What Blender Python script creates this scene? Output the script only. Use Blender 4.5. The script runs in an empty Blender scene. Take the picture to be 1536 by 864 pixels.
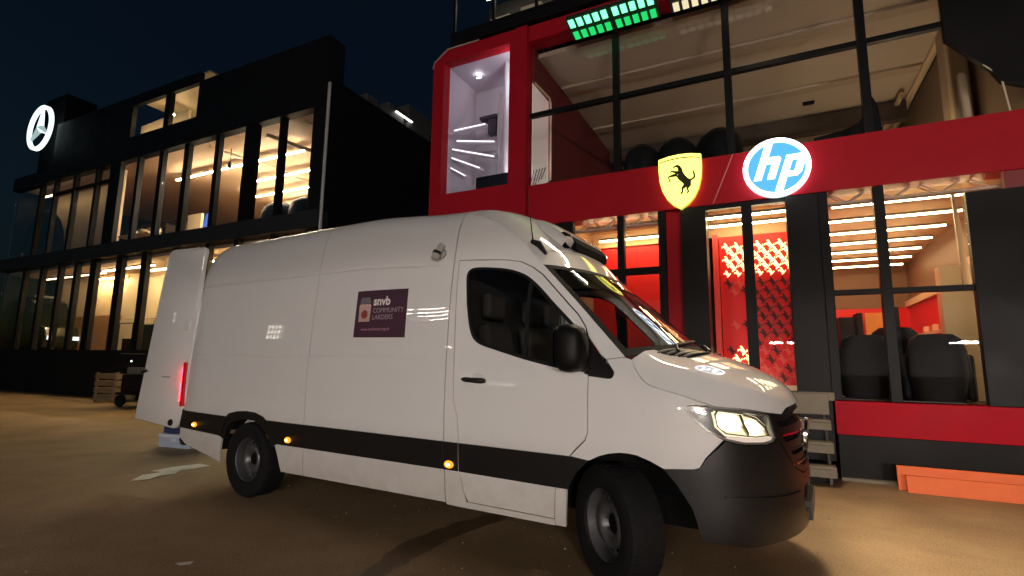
import bpy, bmesh, math, random
from mathutils import Vector, Matrix
random.seed(7)
C = bpy.context.scene.collection
S = bpy.context.scene
R = math.radians

# ------------------------------------------------------------------ camera
cam_d = bpy.data.cameras.new("camera"); cam = bpy.data.objects.new("camera", cam_d); C.objects.link(cam)
cam_d.sensor_width = 36; cam_d.lens = 770 / 1536 * 36; cam_d.clip_start = .05; cam_d.clip_end = 600
YAW, PITCH, ROLL = -0.5478, 0.1438, 0.0138
_f = Vector((math.sin(YAW) * math.cos(PITCH), math.cos(YAW) * math.cos(PITCH), math.sin(PITCH)))
_r = Vector((math.cos(YAW), -math.sin(YAW), 0)); _u = _r.cross(_f)
_r2 = _r * math.cos(ROLL) + _u * math.sin(ROLL); _u2 = -_r * math.sin(ROLL) + _u * math.cos(ROLL)
_m = Matrix((_r2, _u2, -_f)).transposed().to_4x4(); _m.translation = Vector((4.822, -4.001, 1.307))
cam.matrix_world = _m
S.camera = cam

# ------------------------------------------------------------------ night sky, faint moonlight, exposure
W = bpy.data.worlds.new("World"); S.world = W; W.use_nodes = True
nt = W.node_tree; bg = nt.nodes["Background"]
sky = nt.nodes.new("ShaderNodeTexSky"); sky.sky_type = 'NISHITA'; sky.sun_disc = False
SUN_EL, SUN_AZ = R(-3.0), R(200)
sky.sun_elevation = SUN_EL; sky.sun_rotation = SUN_AZ; sky.ozone_density = 3.0
tint = nt.nodes.new("ShaderNodeMix"); tint.data_type = 'RGBA'; tint.blend_type = 'MULTIPLY'; tint.inputs[0].default_value = 1
tint.inputs[7].default_value = (1., 1.8, 1.15, 1)     # greener tint over the dusk sky
nt.links.new(sky.outputs[0], tint.inputs[6]); nt.links.new(tint.outputs[2], bg.inputs[0]); bg.inputs[1].default_value = 0.165
sd = bpy.data.lights.new("sun", 'SUN'); sd.energy = 0.01; sd.angle = R(2); sd.color = (.7, .8, 1)
so = bpy.data.objects.new("sun", sd); C.objects.link(so); so.rotation_euler = (R(50), 0, R(150))
S.view_settings.view_transform = 'Standard'; S.view_settings.look = 'None'
S.view_settings.exposure = 0; S.view_settings.gamma = 1; S.view_settings.use_curve_mapping = False
S.render.engine = 'CYCLES'
try:
    S.cycles.sample_clamp_indirect = 6; S.cycles.max_bounces = 10; S.cycles.transparent_max_bounces = 24
    S.cycles.use_denoising = True; S.cycles.caustics_reflective = False; S.cycles.caustics_refractive = False
except Exception: pass

# ------------------------------------------------------------------ materials
MATS = {}
def mat(name, col, rough=.5, metal=0., emit=None, es=0., var=0., vscale=3., bump=0., bscale=40., coat=0., spec=.4, rvar=0.):
    """Principled surface with fine procedural variation of colour, roughness and relief."""
    if name in MATS: return MATS[name]
    m = bpy.data.materials.new(name); m.use_nodes = True; n = m.node_tree.nodes; l = m.node_tree.links
    b = n["Principled BSDF"]
    b.inputs["Base Color"].default_value = (*col, 1); b.inputs["Roughness"].default_value = rough
    b.inputs["Metallic"].default_value = metal; b.inputs["Coat Weight"].default_value = coat
    b.inputs["Coat Roughness"].default_value = .015; b.inputs["Specular IOR Level"].default_value = spec
    if emit: b.inputs["Emission Color"].default_value = (*emit, 1); b.inputs["Emission Strength"].default_value = es
    if var or bump or rvar:
        tc = n.new("ShaderNodeTexCoord")
        if var or rvar:
            nz = n.new("ShaderNodeTexNoise"); nz.inputs["Scale"].default_value = vscale; nz.inputs["Detail"].default_value = 8
            nz.inputs["Roughness"].default_value = .65
            l.new(tc.outputs["Object"], nz.inputs["Vector"])
        if var:
            mx = n.new("ShaderNodeMix"); mx.data_type = 'RGBA'
            mx.inputs[6].default_value = (*[max(0, c * (1 - var)) for c in col], 1)
            mx.inputs[7].default_value = (*[min(1, c * (1 + var)) for c in col], 1)
            l.new(nz.outputs[0], mx.inputs[0]); l.new(mx.outputs[2], b.inputs["Base Color"])
        if rvar:
            mr = n.new("ShaderNodeMapRange"); mr.inputs[1].default_value = .3; mr.inputs[2].default_value = .7
            mr.inputs[3].default_value = max(.02, rough - rvar); mr.inputs[4].default_value = min(1, rough + rvar)
            l.new(nz.outputs[0], mr.inputs[0]); l.new(mr.outputs[0], b.inputs["Roughness"])
        if bump:
            n2 = n.new("ShaderNodeTexNoise"); n2.inputs["Scale"].default_value = bscale; n2.inputs["Detail"].default_value = 6
            l.new(tc.outputs["Object"], n2.inputs["Vector"])
            bp = n.new("ShaderNodeBump"); bp.inputs["Strength"].default_value = bump; bp.inputs["Distance"].default_value = .02
            l.new(n2.outputs[0], bp.inputs["Height"]); l.new(bp.outputs[0], b.inputs["Normal"])
    MATS[name] = m; return m
def glow(name, col, strength):
    if name in MATS: return MATS[name]
    m = bpy.data.materials.new(name); m.use_nodes = True; n = m.node_tree.nodes
    b = n["Principled BSDF"]; b.inputs["Base Color"].default_value = (*[.12 * c for c in col], 1)
    b.inputs["Emission Color"].default_value = (*col, 1); b.inputs["Emission Strength"].default_value = strength
    MATS[name] = m; return m
def glass(name, tint, refl=1.0, rough=.0, ior=1.5):
    """Thin pane: tinted see-through with a Fresnel mirror coat."""
    if name in MATS: return MATS[name]
    m = bpy.data.materials.new(name); m.use_nodes = True; n = m.node_tree.nodes; l = m.node_tree.links
    n.remove(n["Principled BSDF"]); o = n["Material Output"]
    t = n.new("ShaderNodeBsdfTransparent"); t.inputs[0].default_value = (*tint, 1)
    g = n.new("ShaderNodeBsdfGlossy"); g.inputs["Roughness"].default_value = rough; g.inputs[0].default_value = (refl, refl, refl, 1)
    fr = n.new("ShaderNodeFresnel")
    ge = n.new("ShaderNodeNewGeometry"); mi = n.new("ShaderNodeMapRange"); mi.inputs[3].default_value = ior; mi.inputs[4].default_value = 1 / ior
    l.new(ge.outputs["Backfacing"], mi.inputs[0]); l.new(mi.outputs[0], fr.inputs[0])   # same mirror strength from both faces of the pane
    mx = n.new("ShaderNodeMixShader"); l.new(fr.outputs[0], mx.inputs[0]); l.new(t.outputs[0], mx.inputs[1]); l.new(g.outputs[0], mx.inputs[2])
    l.new(mx.outputs[0], o.inputs[0]); MATS[name] = m; return m

WHITE = mat("white_van_paint", (.76, .75, .735), .42, coat=1., var=.008, vscale=2.2, spec=.05)
PLAST = mat("black_trim_plastic", (.0095, .009, .009), .38, spec=.4, var=.3, vscale=30, bump=.08, bscale=220)
WHITE.node_tree.nodes["Principled BSDF"].inputs["Coat IOR"].default_value = 1.65
def road_film(m):
    """Thin road dirt on the lowest part of the bodywork."""
    n = m.node_tree.nodes; l = m.node_tree.links; b = n["Principled BSDF"]; src = b.inputs["Base Color"].links[0].from_socket
    tc = n.new("ShaderNodeTexCoord"); sp = n.new("ShaderNodeSeparateXYZ"); l.new(tc.outputs["Object"], sp.inputs[0])
    mr = n.new("ShaderNodeMapRange"); mr.inputs[1].default_value = .85; mr.inputs[2].default_value = .28; l.new(sp.outputs[2], mr.inputs[0])
    nz = n.new("ShaderNodeTexNoise"); nz.inputs["Scale"].default_value = 3.2; nz.inputs["Detail"].default_value = 9; nz.inputs["Roughness"].default_value = .7; l.new(tc.outputs["Object"], nz.inputs["Vector"])
    mu = n.new("ShaderNodeMath"); mu.operation = 'MULTIPLY'; l.new(mr.outputs[0], mu.inputs[0]); l.new(nz.outputs[0], mu.inputs[1])
    mx = n.new("ShaderNodeMix"); mx.data_type = 'RGBA'; mx.inputs[7].default_value = (.36, .30, .23, 1)
    l.new(mu.outputs[0], mx.inputs[0]); l.new(src, mx.inputs[6]); l.new(mx.outputs[2], b.inputs["Base Color"])
road_film(WHITE)
RUBBER = mat("tyre_rubber", (.008, .008, .0085), .75, spec=.2, var=.3, vscale=12, bump=.2, bscale=90)
STEEL = mat("steel_wheel_grey", (.13, .13, .135), .42, .6, var=.25, vscale=9)
CHROME = mat("bright_chrome", (.75, .75, .75), .12, 1.)
DARK = mat("dark_underbody", (.005, .005, .005), .8, spec=.1, var=.4, vscale=5)
SEAT = mat("dark_seat_cloth", (.07, .062, .058), .85, var=.3, vscale=50, bump=.2, bscale=200)
GREYP = mat("grey_cabin_plastic", (.06, .06, .065), .6)
VGLASS = glass("tinted_cab_glass", (.66, .68, .66))
SGLASS = glass("windscreen_glass", (.70, .74, .71), ior=1.7)
PANE = glass("building_glass", (.93, .94, .94))
PANE2 = glass("upper_glass", (.96, .96, .96), .30)
REDP = mat("red_cladding", (.36, .009, .018), .45, var=.14, vscale=1.3, rvar=.08, spec=.12)
REDD = mat("red_interior_wall", (.80, .010, .012), .45, var=.06, vscale=2)
BLACKP = mat("black_cladding", (.0075, .007, .0075), .45, var=.3, vscale=1.7, rvar=.08, spec=.15)
FRAME = mat("black_window_frame", (.007, .0065, .007), .45, var=.2, vscale=6, spec=.15)
CHAR = mat("charcoal_facade", (.009, .0095, .011), .55, spec=.2, var=.25, vscale=1.1, rvar=.1)
TAN = mat("tan_ceiling", (.55, .36, .21), .7, var=.08, vscale=1.5)
CREAM = mat("cream_wall", (.72, .55, .36), .7, var=.06, vscale=2)
LILAC = mat("pale_lilac_plaster", (.62, .58, .66), .6, var=.03)
FLOORM = mat("dark_floor_boards", (.10, .06, .035), .4, var=.3, vscale=4)
TRUSSM = mat("white_truss_paint", (.72, .60, .48), .5)
ALU = mat("worn_aluminium", (.20, .17, .125), .55, .3, var=.2, vscale=14, rvar=.1)
ORANGE = mat("orange_ramp_board", (.85, .16, .035), .55, var=.12, vscale=6, bump=.1)
BLKCH = mat("black_leather", (.008, .0075, .008), .5, spec=.15, var=.3, vscale=20, bump=.12, bscale=120)
LED = glow("warm_led_strip", (1.0, .74, .36), 46)
LEDW = glow("white_led_strip", (1., .93, .97), 7)
LEDO = glow("neutral_led_strip", (1.0, .88, .80), 2450)
LEDO3 = glow("bright_led_strip", (1.0, .88, .80), 3900)
LEDO2 = glow("dim_led_strip", (1.0, .90, .80), 60)

# ------------------------------------------------------------------ mesh helpers
class M:
    """Collects boxes, prisms, tubes and lathes in world coordinates; build() links them as one mesh object."""
    def __init__(s, frame=None): s.v = []; s.f = []; s.fr = frame or (lambda u, v, z: Vector((u, v, z)))
    def add(s, vs, fs):
        o = len(s.v); s.v += [s.fr(*p) for p in vs]; s.f += [[i + o for i in f] for f in fs]; return s
    def box(s, a, b):
        (x0, y0, z0), (x1, y1, z1) = [min(p, q) for p, q in zip(a, b)], [max(p, q) for p, q in zip(a, b)]
        return s.add([(x0,y0,z0),(x1,y0,z0),(x1,y1,z0),(x0,y1,z0),(x0,y0,z1),(x1,y0,z1),(x1,y1,z1),(x0,y1,z1)],
                     [(0,3,2,1),(4,5,6,7),(0,1,5,4),(1,2,6,5),(2,3,7,6),(3,0,4,7)])
    def uz(s, poly, v0, v1):
        """Prism: polygon in (u, z) pushed from v0 to v1."""
        n = len(poly); vs = [(p[0], v0, p[1]) for p in poly] + [(p[0], v1, p[1]) for p in poly]
        return s.add(vs, [list(range(n)), list(range(2*n-1, n-1, -1))] + [(i, i+n, (i+1) % n + n, (i+1) % n) for i in range(n)])
    def vz(s, poly, u0, u1):
        n = len(poly); vs = [(u0, p[0], p[1]) for p in poly] + [(u1, p[0], p[1]) for p in poly]
        return s.add(vs, [list(range(n)), list(range(2*n-1, n-1, -1))] + [(i, i+n, (i+1) % n + n, (i+1) % n) for i in range(n)])
    def tube(s, pts, r, n=8, cap=True):
        pts = [Vector(p) for p in pts]; rs = r if isinstance(r, (list, tuple)) else [r] * len(pts); vs = []; fs = []
        for i, p in enumerate(pts):
            d = (pts[min(i+1, len(pts)-1)] - pts[max(i-1, 0)]).normalized()
            a = d.orthogonal().normalized() if i == 0 else (pa - d * pa.dot(d)).normalized()
            pa = a; b = d.cross(a)
            vs += [tuple(p + (a * math.cos(2*math.pi*k/n) + b * math.sin(2*math.pi*k/n)) * rs[i]) for k in range(n)]
        for i in range(len(pts)-1):
            fs += [(i*n+k, i*n+(k+1) % n, (i+1)*n+(k+1) % n, (i+1)*n+k) for k in range(n)]
        if cap: fs += [list(range(n-1, -1, -1)), list(range((len(pts)-1)*n, len(pts)*n))]
        return s.add(vs, fs)
    def lathe(s, prof, o, ax, n=32, closed=False):
        """Profile (radius, along) turned about axis ax through o."""
        o = Vector(o); ax = Vector(ax).normalized(); a = ax.orthogonal().normalized(); b = ax.cross(a); vs = []; fs = []; m = len(prof)
        for k in range(n):
            c, q = math.cos(2*math.pi*k/n), math.sin(2*math.pi*k/n)
            vs += [tuple(o + (a*c + b*q) * r + ax * h) for r, h in prof]
        for k in range(n):
            k2 = (k+1) % n
            for j in range(m if closed else m-1):
                j2 = (j+1) % m; fs.append((k*m+j, k*m+j2, k2*m+j2, k2*m+j))
        return s.add(vs, fs)
    def grid(s, f, us, vs_):
        nu, nv = len(us), len(vs_)
        return s.add([tuple(f(a, b)) for a in us for b in vs_],
                     [(i*nv+j, (i+1)*nv+j, (i+1)*nv+j+1, i*nv+j+1) for i in range(nu-1) for j in range(nv-1)])
    def build(s, name, m, parent=None, bevel=0., smooth=None, solid=0., seg=2):
        me = bpy.data.meshes.new(name); o = origin(parent); base = Vector((0, 0, 0))
        if parent is None and s.v:
            zs = min(p.z for p in s.v); base = Vector((sum(p.x for p in s.v)/len(s.v), sum(p.y for p in s.v)/len(s.v), zs))
        off = o if parent is not None else base
        me.from_pydata([p - off for p in s.v], [], s.f); me.update()
        bm = bmesh.new(); bm.from_mesh(me); bmesh.ops.recalc_face_normals(bm, faces=bm.faces); bm.to_mesh(me); bm.free()
        me.materials.append(m); ob = bpy.data.objects.new(name, me); C.objects.link(ob)
        if parent is not None: ob.parent = parent
        else: ob.location = base
        if smooth is not None:
            for p in me.polygons: p.use_smooth = True
            me.set_sharp_from_angle(angle=R(smooth))
        if solid: q = ob.modifiers.new("thick", 'SOLIDIFY'); q.thickness = solid
        if bevel: q = ob.modifiers.new("edge", 'BEVEL'); q.width = bevel; q.segments = seg; q.limit_method = 'ANGLE'; q.angle_limit = R(35)
        return ob
def origin(p):
    o = Vector((0, 0, 0))
    while p is not None: o = o + p.location; p = p.parent
    return o
def tag(o, label=None, cat=None, group=None, kind=None):
    for k, v in (("label", label), ("category", cat), ("group", group), ("kind", kind)):
        if v: o[k] = v
    return o
def thing(name, label, cat, loc, group=None):
    o = bpy.data.objects.new(name, None); o.empty_display_size = .2; C.objects.link(o); o.location = loc
    return tag(o, label, cat, group)
def dup(root, delta, rotz=0., label=None, parent=None):
    """A copy of a thing with copies of its parts and sub-parts."""
    r = root.copy(); C.objects.link(r)
    if parent is None: r.location = root.location + Vector(delta); r.rotation_euler.z = root.rotation_euler.z + rotz
    else: r.parent = parent
    if label: r["label"] = label
    for ch in list(root.children): dup(ch, (0, 0, 0), parent=r)
    return r
def frame(o, t):
    c, q = math.cos(t), math.sin(t)
    return lambda u, v, z: Vector((o[0] + u*c - v*q, o[1] + u*q + v*c, z))
RF = frame((0, 0), 0.0782)          # red building: u along its front, v into it
LF = frame((-6.28, 4.52), 0.09)     # glass building on the left: u from its near corner
def flat_poly(poly, holes=()):
    """Triangles of a polygon with holes -> (points, faces)."""
    bm = bmesh.new()
    for loop in [poly] + list(holes):
        vs = [bm.verts.new((p[0], p[1], 0)) for p in loop]
        for i in range(len(vs)): bm.edges.new((vs[i], vs[(i+1) % len(vs)]))
    bmesh.ops.triangle_fill(bm, use_beauty=True, edges=bm.edges[:])
    return bm
def text_mesh(body, size, shear=0., bold=0.):
    cu = bpy.data.curves.new("lettering", 'FONT'); cu.body = body; cu.size = size; cu.shear = shear; cu.offset = bold; cu.resolution_u = 3
    ob = bpy.data.objects.new("lettering", cu); C.objects.link(ob)
    dg = bpy.context.evaluated_depsgraph_get(); me = bpy.data.meshes.new_from_object(ob.evaluated_get(dg))
    vs = [tuple(v.co) for v in me.vertices]; fs = [list(p.vertices) for p in me.polygons]
    bpy.data.objects.remove(ob); bpy.data.meshes.remove(me); bpy.data.curves.remove(cu); return vs, fs
def circle(cx, cy, r, n=32, a0=0.): return [(cx + r*math.cos(a0 + 2*math.pi*k/n), cy + r*math.sin(a0 + 2*math.pi*k/n)) for k in range(n)]

# ---- van body surface: shared by all panels (metres, x forward, camera side at -y) ----
def crom(pts, t):
    """Catmull-Rom through (key, values...) rows, keyed by the first column."""
    n = len(pts)
    if t <= pts[0][0]: return pts[0][1:]
    if t >= pts[-1][0]: return pts[-1][1:]
    i = 0
    while pts[i + 1][0] < t: i += 1
    p1, p2 = pts[i], pts[i + 1]
    p0 = pts[i - 1] if i > 0 else p1
    p3 = pts[i + 2] if i + 2 < n else p2
    h = p2[0] - p1[0]; f = (t - p1[0]) / h
    out = []
    for k in range(1, len(p1)):
        m1 = (p2[k] - p0[k]) / (p2[0] - p0[0]) if p2[0] > p0[0] else 0
        m2 = (p3[k] - p1[k]) / (p3[0] - p1[0]) if p3[0] > p1[0] else 0
        f2, f3 = f * f, f * f * f
        out.append((2*f3-3*f2+1)*p1[k] + (f3-2*f2+f)*h*m1 + (-2*f3+3*f2)*p2[k] + (f3-f2)*h*m2)
    return out
PROF = [(.945,.26),(.960,.36),(.970,.54),(.980,.74),(.984,1.0),(.979,1.25),(.966,1.5),(.945,1.8),(.922,2.05),
        (.897,2.25),(.868,2.40),(.828,2.50),(.765,2.572),(.66,2.608),(.45,2.628),(.2,2.638),(0,2.64)]
PS = []
for (w_, z_) in PROF:
    if not PS or z_ <= 2.40: PS.append((z_, w_, z_))
    else:
        p_ = PS[-1]; PS.append((p_[0] + math.hypot(w_ - p_[1], z_ - p_[2]), w_, z_))
SMAX = PS[-1][0]
def smooth(a, b, x):
    t = max(0., min(1., (x - a) / (b - a))); return t * t * (3 - 2 * t)
ALINE = [(2.43,.83,2.455),(2.574,.80,2.44),(2.747,.795,2.356),(2.93,.785,2.215),(3.115,.785,2.02),(3.39,.795,1.735),(3.622,.81,1.482),(3.75,.825,1.352)]
XFRONT = [(.25,4.60),(.34,4.66),(.48,4.69),(.62,4.675),(.8,4.66),(.95,4.64),(1.05,4.61),(1.2,4.50)]
NX, X0 = 2.6, 3.85
def side(x, s):
    """Point on the camera-side body skin: x along the van, s up the section."""
    w, z = crom(PS, s)
    dz = -.075 * smooth(1.3, 2.45, x)
    if s > 1.3:
        z += dz * smooth(1.6, 2.45, s)
    else: pass
    # grooves pressed into the cargo sides
    if x < 2.30:
        w -= .009 * math.exp(-((s - 2.10) / .009) ** 2) + .005 * math.exp(-((s - 1.335) / .012) ** 2)
    if x < -.85:
        k = ((-.85 - x) / .37) ** 2.4
        w -= .045 * k * smooth(.5, .9, s) * min(1, w); z -= .10 * k * smooth(2.1, 2.6, s)
    if x > 2.4 and s > 1.0:
        # cab sides lean in towards the windscreen pillars
        xa = 2.3
        for i in range(len(ALINE) - 1):
            a, b = ALINE[i], ALINE[i + 1]
            if b[2] <= z <= a[2]:
                xa = a[0] + (b[0] - a[0]) * (a[2] - z) / (a[2] - b[2]); break
        else:
            if z < ALINE[-1][2]: xa = ALINE[-1][0] + (ALINE[-1][2] - z) * 1.2
            else: xa = 2.574
        d = max(0., xa - x) * .72
        k = smooth(1.05, 1.5, z) * smooth(2.4, 2.75, x)
        w -= k * (.035 + .085 * math.exp(-(d / .16) ** 2)) * (1 - .55 * smooth(2.0, 2.45, z))
    if x > X0:
        xf = crom(XFRONT, z)[0]
        q = max(0., 1 - ((x - X0) / (xf - X0)) ** NX)
        w *= q ** (1 / NX)
    return (x, -w, z)
def nose(a, z):
    """Point on the front skin: a = 0 on the camera side at x = X0, a = 1 at the middle of the nose."""
    w = crom(PS, z)[0]; xf = crom(XFRONT, z)[0]
    th = a * math.pi / 2
    return (X0 + (xf - X0) * max(0., math.sin(th)) ** (2 / NX), -w * max(0., math.cos(th)) ** (2 / NX), z)

# ------------------------------------------------------------------ the van
def unit_normal(f, a, b, ref):
    e = 2e-3
    p = Vector(f(a, b)); q = (Vector(f(a+e, b)) - Vector(f(a-e, b))).cross(Vector(f(a, b+e)) - Vector(f(a, b-e)))
    if q.length < 1e-12: q = p - ref(p)
    q.normalize()
    return q if q.dot(p - ref(p)) > 0 else -q
def vref(p): return Vector((max(-.9, min(p.x, 3.3)), 0, 1.15))
def skin(name, f, outline, m, parent, holes=(), cut=.07, cutb=None, inset=.018, off=0., mirror=False, extra=(), analytic=True):
    """Panel: an outline in surface coordinates, filled, cut into a fine grid, laid on surface f and given a returned edge."""
    bm = flat_poly(outline, holes)
    A = [p[0] for p in outline]; B = [p[1] for p in outline]
    cutb = cutb or cut
    def bis(co, no):
        g = bm.verts[:] + bm.edges[:] + bm.faces[:]
        bmesh.ops.bisect_plane(bm, geom=g, dist=1e-6, plane_co=co, plane_no=no)
    na = int((max(A)-min(A))/cut); nb = int((max(B)-min(B))/cutb)
    for i in range(1, na+1): bis((min(A)+(max(A)-min(A))*i/(na+1), 0, 0), (1, 0, 0))
    for i in range(1, nb+1): bis((0, min(B)+(max(B)-min(B))*i/(nb+1), 0), (0, 1, 0))
    for b in extra: bis((0, b, 0), (0, 1, 0))
    o = origin(parent); sg = -1 if mirror else 1
    top = []; nor = []
    for v in bm.verts:
        a, b = v.co.x, v.co.y; n = unit_normal(f, a, b, vref); p = Vector(f(a, b)) + n * off
        p.y *= sg; n = Vector((n.x, n.y * sg, n.z)); top.append(p); nor.append(n)
    bm.verts.index_update()
    vs = [p - o for p in top]; fs = []; ns = []
    for fc in bm.faces:
        ix = [v.index for v in fc.verts]
        q = (vs[ix[1]]-vs[ix[0]]).cross(vs[ix[2]]-vs[ix[0]])
        if q.dot(nor[ix[0]] + nor[ix[1]] + nor[ix[2]]) < 0: ix.reverse()
        fs.append(ix)
    nf = len(fs)
    if inset:
        k0 = len(vs); bi = {}
        for e in bm.edges:
            if len(e.link_faces) == 1:
                for v in e.verts:
                    if v.index not in bi: bi[v.index] = len(vs); vs.append(vs[v.index] - nor[v.index] * inset)
        ed = {}
        for ix in fs[:nf]:
            for i in range(len(ix)): ed[(ix[i], ix[(i+1) % len(ix)])] = 1
        for (i, j) in list(ed):
            if (j, i) not in ed and i in bi and j in bi: fs.append([j, i, bi[i], bi[j]])
    bm.free()
    me = bpy.data.meshes.new(name); me.from_pydata(vs, [], fs); me.update()
    for p in me.polygons: p.use_smooth = p.index < nf
    if analytic:
        ln = []
        for p in me.polygons:
            for li in p.loop_indices:
                ln.append(tuple(nor[me.loops[li].vertex_index]) if p.index < nf else tuple(p.normal))
        me.normals_split_custom_set(ln)
    me.materials.append(m); ob = bpy.data.objects.new(name, me); C.objects.link(ob); ob.parent = parent
    return ob
def shrink(poly, d):
    n = len(poly); ar = sum(poly[i][0]*poly[(i+1) % n][1]-poly[(i+1) % n][0]*poly[i][1] for i in range(n)); sg = 1 if ar > 0 else -1; out = []
    for i in range(n):
        p0, p1, p2 = Vector(poly[i-1]), Vector(poly[i]), Vector(poly[(i+1) % n])
        a = (p1-p0).normalized(); b = (p2-p1).normalized()
        n1 = Vector((-a.y, a.x))*sg; n2 = Vector((-b.y, b.x))*sg; k = (n1+n2); k = k/max(.35, k.length_squared/2)
        out.append(tuple(p1 + k*d))
    return out
def zsolve(x, z):
    s = z
    for _ in range(50): s += z - side(x, s)[2]
    return s
AL = [(2.50, zsolve(2.50, 2.452)), (2.574, zsolve(2.574, 2.44))] + [(a[0], zsolve(a[0], a[2])) for a in ALINE[2:]]
_T = [0.]
for i in range(1, len(AL)): _T.append(_T[-1] + math.hypot(AL[i][0]-AL[i-1][0], AL[i][1]-AL[i-1][1]))
AT = [(t/_T[-1], x, s) for t, (x, s) in zip(_T, AL)]
BUL = [(0., .0, .115), (.18, .08, .12), (.34, .15, .07), (.46, .22, .0), (.75, .25, .03), (1., .27, .06)]
def loft(t, v):
    """Cab front skin from the roof (t = 0) down to the windscreen foot (t = 1); v = -1..1 across."""
    x, s = crom(AT, t); e = side(x, s); bx, bz = crom(BUL, t); k = 1 - abs(v) ** 2.7
    z = e[2] + bz*k
    if t < .25:
        lo, hi = s, SMAX                                  # roof section at this width, so the cab roof runs on from the cargo roof
        for _ in range(18):
            m_ = (lo+hi)/2
            if -side(x, m_)[1] > -e[1]*abs(v): lo = m_
            else: hi = m_
        f_ = smooth(0, .25, t); z = z*f_ + side(x, lo)[2]*(1-f_)
    return (e[0] + bx*k, -e[1]*v, z)
HE = [side(3.800, 1.337), side(3.828, 1.280), side(3.866, 1.231), side(3.919, 1.189), side(4.101, 1.136), side(4.238, 1.092),
      nose(.313, 1.079), nose(.487, 1.064), nose(.622, 1.040), nose(.734, 1.024)]
_T = [0.]
for i in range(1, len(HE)): _T.append(_T[-1] + (Vector(HE[i])-Vector(HE[i-1])).length)
HT = [(t/_T[-1], *p) for t, p in zip(_T, HE)]
HC = [(0, 3.95, 1.425), (.25, 4.13, 1.385), (.5, 4.33, 1.315), (.75, 4.51, 1.22), (.92, 4.60, 1.135), (1, 4.635, 1.075)]
def hood(t, v):
    e = crom(HT, t); cx, cz = crom(HC, t); k = abs(v)
    g = .38*(k/.86)**2.2 if k <= .86 else .38 + .62*((k-.86)/.14)**1.15
    gx = k**2.3
    return (cx+(e[0]-cx)*gx, -e[1]*v if v < 0 else -e[1]*v, cz+(e[2]-cz)*g)

VAN = thing("panel_van", "white high roof panel van with rear door open and sidelights on, parked across the yard", "van", (0, 0, 0))
ARCH_R = [(.541,.302),(.50,.42),(.445,.534),(.36,.66),(.244,.745),(.12,.785),(-.017,.79),(-.16,.775),(-.283,.735),(-.36,.66),(-.41,.54),(-.435,.42),(-.45,.282)]
ARCH_F = [(3.375,.303),(3.391,.535),(3.46,.64),(3.545,.722),(3.608,.754),(3.67,.775),(3.738,.787),(3.79,.788),(3.843,.783),(3.922,.758),(3.997,.723)]
def chaikin(p, it=2):
    for _ in range(it):
        q = []
        for i in range(len(p)):
            a, b = p[i], p[(i+1) % len(p)]
            q += [(a[0]*.78+b[0]*.22, a[1]*.78+b[1]*.22), (a[0]*.22+b[0]*.78, a[1]*.22+b[1]*.78)]
        p = q
    return p
WIN = [(2.551,1.825),(2.536,1.972),(2.55,2.027),(2.593,2.052),(2.698,2.047),(2.837,2.027),(2.937,2.001),(3.033,1.952),(3.135,1.853),(3.257,1.711),(3.39,1.578),
       (3.455,1.505),(3.492,1.36),(3.505,1.246),(3.363,1.265),(3.089,1.32),(2.839,1.387),(2.681,1.43),(2.619,1.482),(2.588,1.571),(2.56,1.725)]
WIN = chaikin(WIN, 2)
GR = (1.31, 1.32, 1.33, 1.34, 1.35, 1.36, 2.08, 2.09, 2.095, 2.10, 2.105, 2.11, 2.12)
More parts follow.
